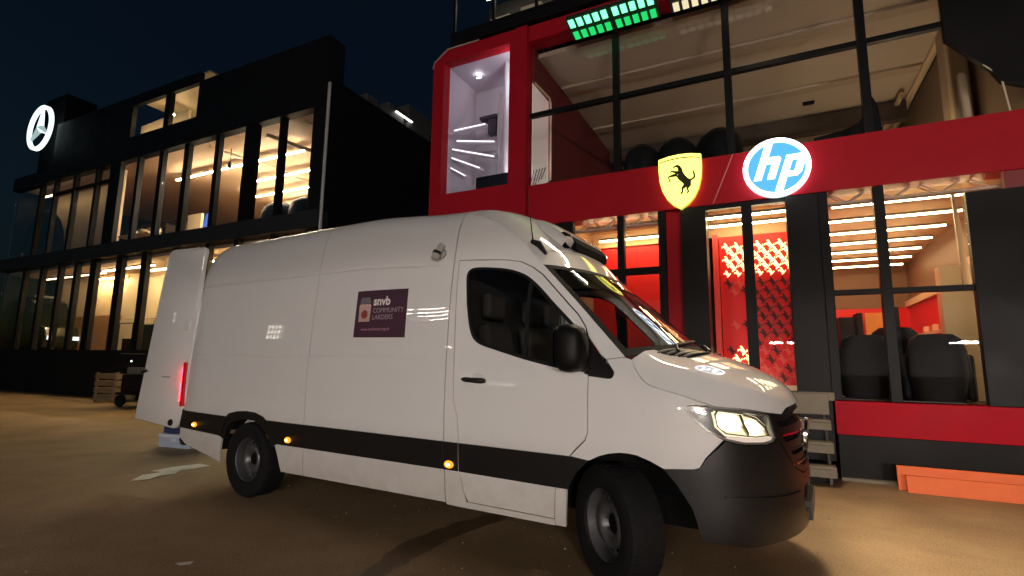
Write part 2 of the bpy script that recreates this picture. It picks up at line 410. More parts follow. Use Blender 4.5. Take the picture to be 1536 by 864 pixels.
for mir in (False, True):
    fl = dict(mirror=mir)
    skin("rear_quarter_panel", side, [(-1.215,.46),(-1.10,.40),(-.932,.37),(-.45,.282)] + ARCH_R[::-1][1:] + [(.848,.303),(.848,SMAX),(-1.215,SMAX)], WHITE, VAN, cut=.09, cutb=.06, extra=GR, **fl)
    skin("side_panel", side, [(.857,.303),(2.428,.315),(2.411,.734),(2.408,1.838),(2.426,SMAX),(.857,SMAX)], WHITE, VAN, cut=.11, cutb=.06, extra=GR, **fl)
    skin("cab_side", side, [(2.438,.315),(2.420,.734),(2.417,1.838),(2.436,SMAX),(2.50,SMAX)] + AL +
         [(3.635,1.338),(3.60,1.362),(3.504,1.482),(3.48,1.547),(3.423,1.634),(3.353,1.709),(3.251,1.827),(3.139,1.961),(3.056,2.031),(2.96,2.086),(2.826,2.108),(2.46,2.129),
          (2.462,1.795),(2.496,1.02),(2.537,.909),(2.548,.737),(2.557,.529),(2.593,.406),(2.62,.33)], WHITE, VAN, cut=.06, cutb=.06, **fl)
    gap = [(.842,.31),(.862,.31),(.862,2.75),(.842,2.75)]
    skin("panel_gap", side, gap, RUBBER, VAN, off=-.009, inset=0, cut=.3, cutb=.06, **fl)
    skin("panel_gap", side, [(2.420,.32),(2.446,.32),(2.430,.734),(2.427,1.838),(2.444,2.75),(2.418,2.75),(2.400,1.838),(2.403,.734)], RUBBER, VAN, off=-.009, inset=0, cut=.3, cutb=.06, **fl)
    DL_ = [(2.463,2.125),(2.826,2.104),(2.957,2.082),(3.053,2.027),(3.136,1.957),(3.248,1.823),(3.35,1.705),(3.42,1.631),(3.477,1.545),(3.493,1.485),(3.539,1.224),(3.539,.89),(3.519,.838),(3.459,.78),(3.413,.733),(3.365,.652),(3.311,.529),(3.302,.340),(2.628,.343),(2.596,.406),(2.560,.529),(2.551,.737),(2.540,.909),(2.499,1.02),(2.465,1.795)]
    skin("door_gap", side, shrink(DL_, -.012), RUBBER, VAN, holes=[shrink(DL_, .012)], off=-.009, inset=0, cut=.08, **fl)
    inn = [(.452,.54),(.37,.66),(.248,.752),(.12,.792),(-.017,.797),(-.16,.782),(-.29,.742),(-.37,.66),(-.42,.54)]
    skin("arch_lip", side, [(.03+(x-.03)*.90, .3+(z-.3)*.86) for x, z in inn] + [(-.455,.54),(-.405,.68),(-.31,.765),(-.17,.795),(-.017,.806),(.13,.801),(.265,.768),(.40,.68),(.485,.54)], PLAST, VAN, off=.004, inset=.05, cut=.06, **fl)
    dr = skin("cab_door", side, [(2.466,2.122),(2.826,2.101),(2.955,2.079),(3.05,2.024),(3.133,1.954),(3.245,1.82),(3.347,1.702),(3.417,1.628),(3.474,1.543),(3.49,1.485),(3.536,1.224),(3.536,.89),
          (3.516,.84),(3.456,.783),(3.409,.732),(3.362,.652),(3.309,.529),(3.299,.343),(2.633,.346),(2.599,.406),(2.563,.529),(2.554,.737),(2.543,.909),(2.502,1.02),(2.468,1.795)],
         WHITE, VAN, holes=[WIN], cut=.06, **fl)
    skin("window_seal", side, WIN, RUBBER, dr, holes=[shrink(WIN, .022)], off=.001, inset=.012, **fl)
    skin("divider_bar", side, [(3.055,1.335),(3.085,1.330),(3.085,1.885),(3.055,1.91)], RUBBER, dr, off=.0015, inset=.01, **fl)
    skin("window_glass", side, shrink(WIN, .018), VGLASS, dr, off=-.004, inset=0, **fl)
    skin("corner_cover", side, [(3.512,1.462),(3.594,1.358),(3.693,1.258),(3.694,1.24),(3.684,1.226),(3.666,1.222),(3.542,1.236),(3.512,1.242),(3.500,1.36)], PLAST, VAN, off=.006, inset=.015, **fl)
    skin("front_wing", side, [(3.542,1.228),(3.542,.891),(3.522,.836),(3.462,.777),(3.416,.730)] + ARCH_F[3:] + [(4.152,.735),(4.184,.744),(4.215,.798),(4.305,.897),(4.236,.935),(4.171,.992),(4.128,1.041),
          (4.114,1.073),(4.138,1.080),(4.232,1.083),(4.101,1.130),(3.917,1.181),(3.862,1.222),(3.823,1.272),(3.796,1.332),(3.756,1.346),(3.642,1.330),(3.70,1.258),(3.702,1.238),(3.69,1.218),(3.666,1.214)], WHITE, VAN, cut=.05, **fl)
    skin("lower_wing", side, [(3.306,.303),(3.375,.303),(3.391,.535),(3.314,.535),(3.305,.35)], WHITE, VAN, **fl)
    skin("sill", side, [(2.44,.300),(3.302,.300),(3.302,.338),(2.63,.340),(2.44,.318)], WHITE, VAN, **fl)
    skin("side_moulding", side, [(.455,.540),(2.405,.543),(2.405,.737),(.256,.741),(.36,.66)], PLAST, VAN, off=.012, inset=.016, cut=.2, **fl)
    skin("side_moulding", side, [(2.415,.543),(2.55,.543),(2.545,.737),(2.415,.737)], PLAST, VAN, off=.012, inset=.016, **fl)
    skin("side_moulding", side, [(2.562,.543),(3.308,.535),(3.40,.535),(3.46,.64),(3.54,.722),(3.43,.735),(2.556,.737)], PLAST, VAN, off=.012, inset=.016, **fl)
    skin("side_moulding", side, [(-1.215,.565),(-.42,.54),(-.36,.66),(-.29,.735),(-1.215,.745)], PLAST, VAN, off=.012, inset=.016, **fl)
    for (o, rr, a0_) in (((0.03, .34), .455, 4), ((3.72, .36), .445, 24)):
        a = M(); sg = 1 if mir else -1
        a.grid(lambda t, y: (o[0]+rr*math.cos(t), y*sg, o[1]+rr*math.sin(t)), [R(a0_+(172-a0_)*k/24) for k in range(25)], [.955, .58])
        a.grid(lambda t, k: (o[0]+rr*k*math.cos(t), .58*sg, o[1]+rr*k*math.sin(t)), [R(a0_+(172-a0_)*k/24) for k in range(25)], [0, 1])
        a.build("wheel_arch_liner", DARK, VAN)
    # tail lamp on the rear corner
    sg = 1 if mir else -1
    tl = M().box((-1.266, sg*.985, .78), (-1.222, sg*.885, 1.26)).build("tail_light", mat("red_lens", (.22, .004, .008), .15, emit=(1., .01, .02), es=.22, coat=.5), VAN, bevel=.01)
    M().box((-1.272, sg*.985, .84), (-1.267, sg*.930, 1.20)).build("lamp_element", glow("red_tail_lamp", (1., .015, .03), 26), tl)
    # side marker lamps
    for (x, s) in ((-.9, .615), (.659, .592), (2.479, .583)):
        p = side(x, s); q = M()
        q.lathe([(0, 0), (.030, 0), (.034, .006), (.030, .014), (.016, .018), (0, .019)], (0, 0, 0), (0, sg, 0), 20)
        q.v = [Vector((p[0] + v.x*1.25, sg*(-p[1]+.012) + v.y, p[2] + v.z*.8)) for v in q.v]
        mk = q.build("side_marker", glow("amber_marker_lens", (1., .36, .02), 1.5), VAN, smooth=40)
        b = M(); b.lathe([(0, 0), (.011, 0), (.009, .006), (0, .008)], (0, 0, 0), (0, sg, 0), 12)
        b.v = [Vector((p[0] + v.x*1.6, sg*(-p[1]+.030) + v.y, p[2] + v.z)) for v in b.v]
        b.build("bulb", glow("amber_bulb", (1., .62, .16), 9), mk)
    # door handle and its recess, lock
    h = M(); pts = [side(2.575 + .2*k/8, 1.183 - .008*k/8) for k in range(9)]
    h.tube([(p[0], sg*(-p[1] + .012 + .022*math.sin(math.pi*min(1, max(0, k/8)))), p[2]) for k, p in enumerate(pts)], [.011,.017,.018,.018,.018,.019,.02,.02,.013], 10)
    hd = h.build("door_handle", PLAST, dr, smooth=60)
    hc = M(); p = side(2.70, 1.19); hc.lathe([(.062, .0), (.058, .003), (.05, -.0), (0, -.001)], (0, 0, 0), (0, sg, 0), 24)
    hc.v = [Vector((p[0]+v.x, sg*(-p[1]+.001)+v.y, p[2]+v.z*.62)) for v in hc.v]; hc.build("handle_recess", WHITE, dr, smooth=60)
    # door mirror
    mb = M()
    prof = [(0., .02), (.008, .8), (.03, .96), (.07, 1.), (.11, .97), (.15, .85), (.175, .55), (.185, .02)]
    for dx, k in prof:
        mb.v += [Vector((3.385 + dx, sg*(1.065 + .105*k*abs(math.cos(t))**.6*(1 if math.cos(t) > 0 else -1)), 1.400 + .150*k*abs(math.sin(t))**.6*(1 if math.sin(t) > 0 else -1))) for t in [2*math.pi*i/24 for i in range(24)]]
    mb.f = [[j*24+i, j*24+(i+1) % 24, (j+1)*24+(i+1) % 24, (j+1)*24+i] for j in range(len(prof)-1) for i in range(24)]
    mo = mb.build("door_mirror", mat("mirror_black", (.004,.004,.004), .5, spec=.2), VAN, smooth=50)
    gm = M(); gm.v = [Vector((3.384, sg*(1.065 + .088*abs(math.cos(t))**.6*(1 if math.cos(t) > 0 else -1)), 1.405 + .13*abs(math.sin(t))**.6*(1 if math.sin(t) > 0 else -1))) for t in [2*math.pi*i/24 for i in range(24)]]
    gm.f = [list(range(24))]; gm.build("mirror_glass", mat("mirror_silver", (.7, .7, .72), .03, 1.), mo)
    M().tube([(3.53, sg*.94, 1.275), (3.50, sg*.99, 1.285), (3.46, sg*1.04, 1.30)], .03, 10).build("mirror_arm", PLAST, mo, smooth=50)
    # headlight: housing, lamp reflectors, strip, clear lens
    HL = [(.327,.896),(.379,.88),(.437,.872),(.547,.869),(.606,.879),(.631,.901),(.62,.951),(.617,1.027),(.484,1.054),(.311,1.067),(.265,1.074),(.175,1.076),(.169,1.072),(.173,1.041),(.204,.992),(.256,.935)]
    hh = skin("headlight", nose, HL, mat("headlight_housing", (.10, .10, .10), .3, .4), VAN, cut=.05, off=-.035, inset=.0, **fl)
    skin("bezel", nose, HL, mat("headlight_bezel", (.30, .29, .28), .25, .5), hh, holes=[shrink(HL, .012)], cut=.05, off=-.002, inset=.035, **fl)
    skin("reflector", nose, [(.292,1.046),(.33,1.063),(.46,1.051),(.55,1.022),(.603,.966),(.614,.906),(.50,.892),(.34,.916),(.294,.965)], glow("headlight_reflector", (1., .86, .56), 1.25), hh, cut=.05, off=-.028, inset=0, **fl)
    for ca, cz, ra, rz in ((.372, .995, .060, .052), (.512, .966, .052, .044)):
        skin("lamp_bowl", nose, chaikin([(ca-ra,cz-rz),(ca+ra,cz-rz*1.0),(ca+ra,cz+rz*.8),(ca-ra,cz+rz)], 3), glow("headlight_glow", (1., .90, .62), 5.5), hh, cut=.03, off=-.020, inset=.008, **fl)
    skin("lamp_divider", nose, [(.430,1.035),(.446,1.034),(.452,.985),(.470,.935),(.462,.918),(.438,.965)], mat("lamp_divider_chrome", (.35, .30, .22), .2, .9), hh, cut=.05, off=-.012, inset=.014, **fl)
    skin("light_guide", nose, [(.46,1.038),(.53,1.012),(.578,.962),(.588,.92),(.578,.92),(.566,.958),(.522,1.003),(.46,1.028)], mat("lamp_guide", (.5, .42, .28), .2, .6), hh, cut=.05, off=-.010, inset=.012, **fl)
    skin("daylight_strip", nose, [(.335,.905),(.44,.882),(.547,.879),(.603,.888),(.618,.905),(.60,.908),(.50,.905),(.36,.918)], glow("daylight_strip_glow", (1., .80, .66), .75), hh, cut=.04, off=-.012, inset=.01, **fl)
    skin("indicator_lamp", nose, [(.19,1.066),(.262,1.064),(.285,1.05),(.262,1.035),(.20,1.043)], CHROME, hh, cut=.05, off=-.018, inset=.01, **fl)
    skin("lamp_rim", nose, [(.300,1.035),(.32,1.058),(.46,1.043),(.53,1.018),(.585,.965),(.596,.912),(.50,.908),(.34,.928),(.302,.968)], CHROME, hh,
         holes=[[(.307,1.03),(.325,1.052),(.455,1.037),(.525,1.012),(.575,.962),(.585,.918),(.50,.914),(.345,.934),(.309,.97)]], cut=.06, off=-.012, inset=.01, **fl)
    skin("lens", nose, shrink(HL, -.002), glass("clear_lens", (.95, .95, .93)), hh, cut=.05, off=.0, inset=.0, **fl)
# one wrap-round skin for bumper and grille, both halves on one surface
def wrap(a, z):
    if a <= 1: return nose(a, z)
    p = nose(2-a, z); return (p[0], -p[1], p[2])
def both(l): return l + [(2-a, z) for a, z in l[::-1] if a < 1]
BT = [(.069,.720),(.177,.731),(.205,.740),(.233,.793),(.329,.891),(.379,.874),(.437,.866),(.547,.863),(.606,.873),(.628,.89),(.643,.87),(.755,.712),(.855,.668),(1,.660)]
BB = [(1,.36),(.63,.345),(.41,.33),(.2,.36),(.185,.42),(.16,.53),(.113,.64)]
skin("bumper", wrap, both(BT) + [(2-a, z) for a, z in BB[::-1]] + BB[1:], PLAST, VAN, holes=[both([(.80,.46),(.80,.55),(.84,.60)])], cut=.05, off=.004, inset=.03)
skin("lower_intake", wrap, both([(.79,.45),(.79,.56),(.84,.61)]), DARK, VAN, cut=.08, off=-.03, inset=0)
skin("bumper_crease", wrap, both([(.30,.585),(.62,.57),(.76,.575)]) [:3] + [(.76,.590),(.62,.588),(.30,.600)], PLAST, VAN, cut=.05, off=.016, inset=.02)
GT = [(.617,1.030),(.627,.902),(.650,.872),(.757,.719),(.856,.676),(1,.668),(1,1.062),(.90,1.058),(.80,1.036),(.734,1.022)]
gl = both([(a, z) for a, z in GT[6:]])[::1]
GO = GT[:6] + [(2-a, z) for a, z in GT[:5][::-1]] + [(2-a, z) for a, z in GT[6:][::-1]] + GT[7:]
GO = GT[:6] + [(2-a, z) for a, z in GT[4::-1]] + [(1.266,1.022),(1.20,1.036),(1.10,1.058),(1,1.062),(.90,1.058),(.80,1.036),(.734,1.022)]
grille = skin("grille", wrap, GO, DARK, VAN, cut=.06, off=-.04, inset=0)
skin("grille_surround", wrap, GO, PLAST, grille, holes=[shrink(GO, .035)], cut=.05, off=.006, inset=.045)
for k, (z0, a0) in enumerate(((.955, .672), (.868, .70), (.785, .745))):
    sl = both([(a0, z0), (a0+.05, z0+.001), (1, z0)])
    lo = [(a, z-.040) for a, z in sl[::-1]]
    skin("slat", wrap, sl + lo, PLAST, grille, cut=.06, off=-.004, inset=.03)
    skin("chrome_strip", wrap, [(a, z-.041) for a, z in sl] + [(a, z-.053) for a, z in sl[::-1]], CHROME, grille, cut=.06, off=.006, inset=.03)
em = M(); em.lathe([(.118,-.008),(.118,.010),(.102,.012),(.100,-.008)], (4.672, 0, .862), (1, 0, -.08), 40, closed=True)
for k in range(3):
    a = R(90 + 120*k); q = R(150 + 120*k); q2 = R(30 + 120*k)
    y, z = math.cos(a), math.sin(a)
    em.add([(4.676, .866*0 + .105*math.cos(a), .862 + .105*math.sin(a)), (4.680, .022*math.cos(q), .862+.022*math.sin(q)), (4.688, 0, .862), (4.680, .022*math.cos(q2), .862+.022*math.sin(q2)),
            (4.668, .022*math.cos(q), .862+.022*math.sin(q)), (4.668, .022*math.cos(q2), .862+.022*math.sin(q2)), (4.668, .105*math.cos(a), .862+.105*math.sin(a))],
           [(0,1,2),(0,2,3),(0,6,4,1),(0,3,5,6),(4,6,5)])
em.build("star_badge", CHROME, grille, smooth=35)
M().box((4.650, -.26, .385), (4.692, .26, .495)).build("number_plate", mat("plate_backing", (.03, .03, .03), .4), VAN, bevel=.003)
# bonnet, cowl, windscreen, cab roof front
HV = [-1, -.97, -.94, -.9, -.87, -.84, -.8, -.7, -.6, -.45, -.3, -.15, 0, .15, .3, .45, .6, .7, .8, .84, .87, .9, .94, .97, 1]
skin("bonnet", hood, [(0, -1), (1, -1), (1, 1), (0, 1)], WHITE, VAN, cut=.035, cutb=.06, inset=.03, extra=[-.97,-.94,-.9,-.87,-.84,.84,.87,.9,.94,.97])
HF = [(t, -1) for t in (0,)]
LOUV = mat("louvre_grey", (.16, .155, .15), .3, coat=.6)
for s_ in (-1, 1):
    for k in range(4):
        q = M(); t0 = .055 + .048*k
        pts = [hood(t0 + .012*j/5, s_*(.76 - .44*j/5 - .045*k)) for j in range(6)]
        q.tube([(p[0], p[1], p[2]+.004) for p in pts], [.005,.014,.015,.015,.013,.005], 8); q.build("bonnet_louvre", LOUV, VAN, smooth=50)
        q = M(); q.tube([(p[0]+.024, p[1], p[2]-.001) for p in pts], [.004,.011,.012,.012,.010,.004], 6); q.build("louvre_slot", DARK, VAN, smooth=50)
co = M(); co.grid(lambda t, v: tuple(Vector(hood(0, v)).lerp(Vector(loft(1, v)), t) + Vector((0, 0, -.012 - .03*math.sin(math.pi*t)))), [0, .25, .5, .75, 1], [k/12-1 for k in range(25)])
co.build("cowl", PLAST, VAN, smooth=50)
TH = .47
def tv(t): return t
skin("windscreen", loft, [(TH, -.985), (TH, .985), (1, .985), (1, -.985)], SGLASS, VAN, cut=.04, cutb=.08, inset=0)
skin("windscreen_border", loft, [(TH, -1), (TH, 1), (1, 1), (1, -1)], RUBBER, VAN, holes=[[(TH+.025, -.955), (TH+.025, .955), (.965, .955), (.965, -.955)]], cut=.04, cutb=.1, off=.0015, inset=.01)
skin("roof_front", loft, [(0, -1), (0, 1), (TH-.095, 1), (TH-.095, -1)], WHITE, VAN, cut=.04, cutb=.08, inset=.02)
skin("windscreen_header", loft, [(TH-.09, -1), (TH-.09, 1), (TH-.004, 1), (TH-.004, -1)], WHITE, VAN, cut=.04, cutb=.08, inset=.02)
for v0, v1 in ((-.62, .08), (.12, .78)):
    w = M(); w.tube([tuple(Vector(loft(1.0, v0)) + Vector((.05, 0, 0))), tuple(Vector(loft(.985, v0 + .05)) + Vector((.03, 0, .02))), tuple(Vector(loft(.95, v1)) + Vector((.02, 0, .015)))], [.012, .010, .006], 8)
    ww = w.build("wiper", PLAST, VAN, smooth=50)
    b = M(); b.tube([tuple(Vector(loft(.97 - .035*k/6, v0 + .12 + (v1-v0)*k/6)) + Vector((.010, 0, .006))) for k in range(7)], .008, 6); b.build("wiper_blade", RUBBER, ww)
# floor, bulkhead, lining, underbody
M().box((-1.2, -.60, .32), (4.4, .60, .50)).build("underbody", DARK, VAN)
M().box((-1.2, -.92, .56), (2.36, .92, .60)).build("load_floor", mat("plywood_floor", (.16, .11, .07), .6, var=.2), VAN)
d = M(); d.vz([(-.90,.60),(.90,.60),(.90,1.6),(.82,2.2),(.70,2.42),(-.70,2.42),(-.82,2.2),(-.90,1.6)], 2.33, 2.36); d.build("bulkhead", GREYP, VAN)
M().box((2.37, -.88, .50), (3.20, .88, .54)).build("cab_floor", DARK, VAN)
for sg in (-1, 1):
    M().box((-1.15, sg*.80, .60), (2.32, sg*.81, 2.36)).build("load_lining", mat("pale_lining", (.5, .5, .48), .6), VAN)
    M().box((3.3, sg*.55, .55), (4.45, sg*.50, 1.05)).build("engine_bay_wall", DARK, VAN)
M().box((4.1, -.6, .5), (4.5, .6, .98)).build("radiator_block", DARK, VAN)
d = M(); d.uz([(3.40,.98),(3.50,.80),(3.80,.78),(3.92,1.28),(3.80,1.34),(3.55,1.30),(3.42,1.18)], -.82, .82); d.build("dashboard", GREYP, VAN, bevel=.03)
st = M(); st.lathe([(.175,0),(.187,.012),(.199,0),(.187,-.012)], (3.27, -.40, 1.24), (-.62, 0, .78), 28, closed=True)
st.tube([(3.27, -.40, 1.24), (3.45, -.40, 1.08)], .04, 8)
for k in range(3):
    a = R(90 + 120*k); u_ = Vector((.78, 0, .62)); v_ = Vector((0, 1, 0))
    st.tube([(3.27, -.40, 1.24), tuple(Vector((3.27, -.40, 1.24)) + u_*.18*math.sin(a) + v_*.18*math.cos(a))], .014, 6)
st.build("steering_wheel", RUBBER, VAN, smooth=50)
for y, n_ in ((-.43, 1), (.22, 1), (.60, 1)):
    s_ = M(); s_.box((2.62, y-.24, .86), (3.12, y+.24, 1.00)); s1 = s_.build("seat", SEAT, VAN, bevel=.05, seg=3)
    b = M(); b.add([(2.52,y-.235,.98),(2.68,y-.235,.98),(2.68,y+.235,.98),(2.52,y+.235,.98),(2.41,y-.19,1.62),(2.53,y-.19,1.62),(2.53,y+.19,1.62),(2.41,y+.19,1.62)],
                   [(0,3,2,1),(4,5,6,7),(0,1,5,4),(1,2,6,5),(2,3,7,6),(3,0,4,7)]); b.build("seat_back", SEAT, s1, bevel=.05, seg=3)
    b = M(); b.box((2.42, y-.14, 1.66), (2.52, y+.14, 1.87)); b.build("headrest", SEAT, s1, bevel=.045, seg=3)
ll_ = M().box((-1.05, -.55, 2.33), (-1.0, .55, 2.345)).build("load_lamp", glow("cold_load_lamp", (.80, 1., .95), 22), VAN)
# rear bumper and the opened rear doors
M().box((-1.30, -.93, .36), (-1.222, .93, .57)).build("rear_bumper", PLAST, VAN, bevel=.03)
M().box((-1.26, -.955, .40), (-1.20, -.90, .76)).build("bumper_corner", PLAST, VAN, bevel=.02)
for sg in (-1, 1):
    th = R(96); dx, dy = -math.sin(th), math.cos(th)*1.0
    o = Vector((-1.272, -.93, 0))
    def dw(d, n, z): return Vector((o.x + dx*d - dy*n, sg*-(o.y + dy*d + dx*n*1.0), z))
    P = [(-.14,2.44),(-.145,2.50),(-.125,2.545),(-.07,2.565),(.45,2.585),(.51,2.578),(.545,2.54),(.562,2.47),(.835,.594),(.45,.566),(.116,.535),(.05,.545),(.0,.60),(-.05,.80)]
    def dface(a, b):
        k = max(0, (b-2.2)/.4); return tuple(dw(a, .030 - .05*k*k - .012*((a-.35)/.45)**2, b))
    o2 = M(dw); n = len(P); Q = shrink(P, .0)
    lay = [(.0, 0.), (.018, 0.), (.030, .008), (.034, .022)]
    rings = [[(p, h) for p in (shrink(P, i) if i else P)] for h, i in lay]
    vs = [(p[0], h - .03*max(0, (p[1]-2.15)/.42)**2, p[1]) for rg in rings for p, h in rg]
    fs = [list(range(n)), list(range(len(vs)-1, len(vs)-n-1, -1))] + [(j*n+i, j*n+(i+1) % n, (j+1)*n+(i+1) % n, (j+1)*n+i) for j in range(len(lay)-1) for i in range(n)]
    o2.add(vs, fs); rd = o2.build("rear_door", WHITE, VAN, smooth=40)
    h = M(dw); h.tube([(.655, .045, 1.155), (.67, .065, 1.15), (.73, .065, 1.135), (.765, .045, 1.13)], [.012, .017, .017, .012], 8); h.build("handle", PLAST, rd, smooth=50)
    h = M(dw); h.lathe([(0, .033), (.030, .033), (.036, .040), (.030, .055), (.018, .06), (0, .06)], (.135, 0, .60), (0, 1, 0), 20); h.build("door_buffer", RUBBER, rd, smooth=50)
    h = M(dw); h.box((.24, .034, 1.085), (.38, .040, 1.098)); h.build("latch_slot", mat("slot_grey", (.25, .25, .25), .5), rd)
    h = M(dw); h.box((-.02, .0, 1.62), (.06, .045, 1.72)).box((-.02, .0, .86), (.06, .045, .96)); h.build("hinge", WHITE, rd, bevel=.006)
# wheels
def wheel(c, yaw, sg):
    ax = Vector((math.sin(yaw)*1.0, -math.cos(yaw), 0)) if sg < 0 else Vector((-math.sin(yaw), math.cos(yaw), 0))
    ax = ax.normalized(); c = Vector(c)
    t = M(); t.lathe([(.205,-.105),(.25,-.115),(.305,-.118),(.335,-.105),(.346,-.07),(.347,-.035),(.347,.035),(.346,.07),(.335,.105),(.305,.118),(.25,.115),(.212,.106),(.205,.09)], c, ax, 56, closed=True)
    w = t.build("wheel", RUBBER, VAN, smooth=40)
    g = M()
    for k in range(40):
        a0 = 2*math.pi*k/40; e1 = ax.orthogonal().normalized(); e2 = ax.cross(e1)
        for s_ in (-1, 1):
            pts = []
            for rr, h, da in ((.349,.052*s_,0),(.349,.088*s_,0),(.349,.088*s_,.05),(.349,.052*s_,.05),(.344,.052*s_,0),(.330,.105*s_,0),(.330,.105*s_,.05),(.344,.052*s_,.05)):
                a = a0+da + (s_*.03); pts.append(tuple(c + (e1*math.cos(a)+e2*math.sin(a))*rr + ax*h))
            g.add(pts, [(0,1,2,3),(4,7,6,5),(0,4,5,1),(1,5,6,2),(2,6,7,3),(3,7,4,0)])
    g.build("tread", RUBBER, w)["kind"] = "stuff"
    rb = M(); rb.lathe([(.213,.104),(.217,.098),(.209,.092),(.200,.085),(.194,.055),(.190,.02),(.190,-.10)], c, ax, 56); rb.build("rim", STEEL, w, smooth=35)
    # steel disc with a ring of holes
    holes = [[(.150*math.cos(a)+r_*.9*math.cos(b)*math.cos(a) - r_*math.sin(b)*math.sin(a), .150*math.sin(a)+r_*.9*math.cos(b)*math.sin(a) + r_*math.sin(b)*math.cos(a)) for b in [2*math.pi*j/10 for j in range(10)]]
             for r_ in (.0205,) for a in [2*math.pi*k/14 for k in range(14)]]
    bm = flat_poly(circle(0, 0, .192, 64), holes + [circle(0, 0, .062, 24)])
    e1 = ax.orthogonal().normalized(); e2 = ax.cross(e1)
    def dish(x, y):
        r_ = math.hypot(x, y)
        h = .030 + .030*math.exp(-((r_-.112)/.022)**2) - .022*smooth(.15, .192, r_) - .03*smooth(.10, .066, r_)
        return c + e1*x + e2*y + ax*h
    for q in (.08, .095, .105, .115, .13):
        pass
    dm = M(); dm.v = [dish(v.co.x, v.co.y) for v in bm.verts]; bm.verts.index_update(); dm.f = [[v.index for v in f.verts] for f in bm.faces]; bm.free()
    dd = M(); dd.lathe([(.062, .012), (.075, .03), (.088, .052), (.104, .062), (.122, .055), (.130, .042)], c, ax, 48)
    dd.build("wheel_disc", STEEL, w, smooth=60)
    rim2 = dm.build("wheel_face", STEEL, w, solid=.006)
    hb = M(); hb.lathe([(0, .030), (.045, .028), (.056, .022), (.062, .005)], c, ax, 24); hb.build("hub_cap", DARK, w, smooth=50)
    bo = M()
    for k in range(6):
        a = 2*math.pi*k/6; bo.lathe([(0, .03), (.012, .03), (.012, .012)], c + (e1*math.cos(a)+e2*math.sin(a))*.074, ax, 6)
    bo.build("wheel_nuts", STEEL, w)
for (x, sg, yaw) in ((0, -1, 0), (0, 1, 0), (3.665, -1, R(-38)), (3.665, 1, R(-36))):
    wheel((x, sg*.845, .347), yaw if sg < 0 else yaw, sg)
# cooling unit on the cab roof
cu = M(); ny = 28
secs = [(-.47,.55),(-.455,.78),(-.42,.92),(-.35,1.0),(0,1.02),(.35,1.0),(.42,.92),(.455,.78),(.47,.55)]
pr = [(2.60,2.42),(2.62,2.475),(2.69,2.505),(2.80,2.498),(2.92,2.462),(3.02,2.41),(3.10,2.35),(3.15,2.29),(3.16,2.26),(3.12,2.20),(2.9,2.30)]
for y, k in secs: cu.v += [Vector((2.95 + (x-2.95)*(.55+.45*k) , y, 2.28 + (z-2.28)*k)) for x, z in pr]
n = len(pr); cu.f = [[j*n+i, j*n+(i+1) % n, (j+1)*n+(i+1) % n, (j+1)*n+i] for j in range(len(secs)-1) for i in range(n)] + [list(range(n)), list(range((len(secs)-1)*n, len(secs)*n))]
cool = cu.build("cooling_unit", WHITE, VAN, smooth=50)
g = M(); g.uz([(3.06,2.19),(3.175,2.19),(3.178,2.255),(3.145,2.312),(3.11,2.32),(3.06,2.30)], -.34, .34); g.build("intake_grille", DARK, cool, bevel=.012)
g = M(); g.uz([(2.93,2.235),(3.13,2.19),(3.140,2.325),(3.08,2.338),(2.98,2.30)], -.445, -.34); g.build("intake_cheek", DARK, cool, bevel=.012)
# aerial
p = Vector(loft(.36, -.90)); a = M(); a.tube([tuple(p + Vector((-.09, 0, .015))), tuple(p + Vector((-.05, 0, .045))), tuple(p + Vector((.0, 0, .03))), tuple(p + Vector((.06, 0, -.05)))], [.014, .030, .028, .012], 10)
ae = a.build("aerial", PLAST, VAN, smooth=50)
a = M(); a.tube([tuple(p + Vector((-.05, 0, .05))), tuple(p + Vector((-.10, 0, .42)))], [.005, .003], 6); a.build("aerial_whip", PLAST, ae)
# camera pod high on the B pillar
p = side(2.282, 2.199); a = M(); a.lathe([(0,-.002),(.045,-.002),(.045,.012),(.034,.014)], (p[0], p[1]-.0, p[2]), (0, -1, .1), 16)
cp = a.build("camera_pod", mat("pod_grey", (.30, .28, .26), .45), VAN, smooth=40)
a = M(); a.tube([(p[0]+.015, p[1]-.018, p[2]+.07), (p[0]-.005, p[1]-.060, p[2]-.015), (p[0]-.012, p[1]-.074, p[2]-.05)], [.026, .032, .030], 14); a.build("camera_barrel", mat("barrel_grey", (.42, .40, .37), .4), cp, smooth=40)
a = M(); a.tube([(p[0]-.002, p[1]-.052, p[2]+.012), (p[0]-.006, p[1]-.060, p[2]-.012)], [.034, .034], 14); a.build("collar", RUBBER, cp, smooth=40)
# magnetic sign on the flank, with its print
def fl_pt(x, s, off):
    n_ = unit_normal(side, x, s, vref); return tuple(Vector(side(x, s)) + n_*off)
def decal(name, pts, fs, m, parent, off):
    q = M(); q.v = [Vector(fl_pt(x, s, off)) for x, s in pts]; q.f = fs
    return q.build(name, m, parent)
sg_p = skin("sign_panel", side, [(1.401,1.497),(1.985,1.490),(1.978,1.899),(1.401,1.894)], mat("plum_sign_vinyl", (.060, .020, .040), .45, var=.1), VAN, cut=.1, off=.003, inset=.002)
PRW = mat("sign_print_white", (.78, .74, .72), .5); PRG = mat("sign_print_lilac", (.42, .33, .38), .5); PRP = mat("sign_print_pink", (.55, .30, .36), .5)
for (body, size, x, s, bold, m) in (("snvb", .105, 1.604, 1.765, .0035, PRW), ("COMMUNITY", .058, 1.602, 1.700, .0, PRG), ("LARDERS", .058, 1.602, 1.642, .0, PRG), ("www.snvbwest.org.uk", .037, 1.484, 1.552, .0, PRP)):
    vs, fs = text_mesh(body, size, bold=bold); decal("lettering", [(x + v[0], s + v[1]) for v in vs], fs, m, sg_p, .0042)
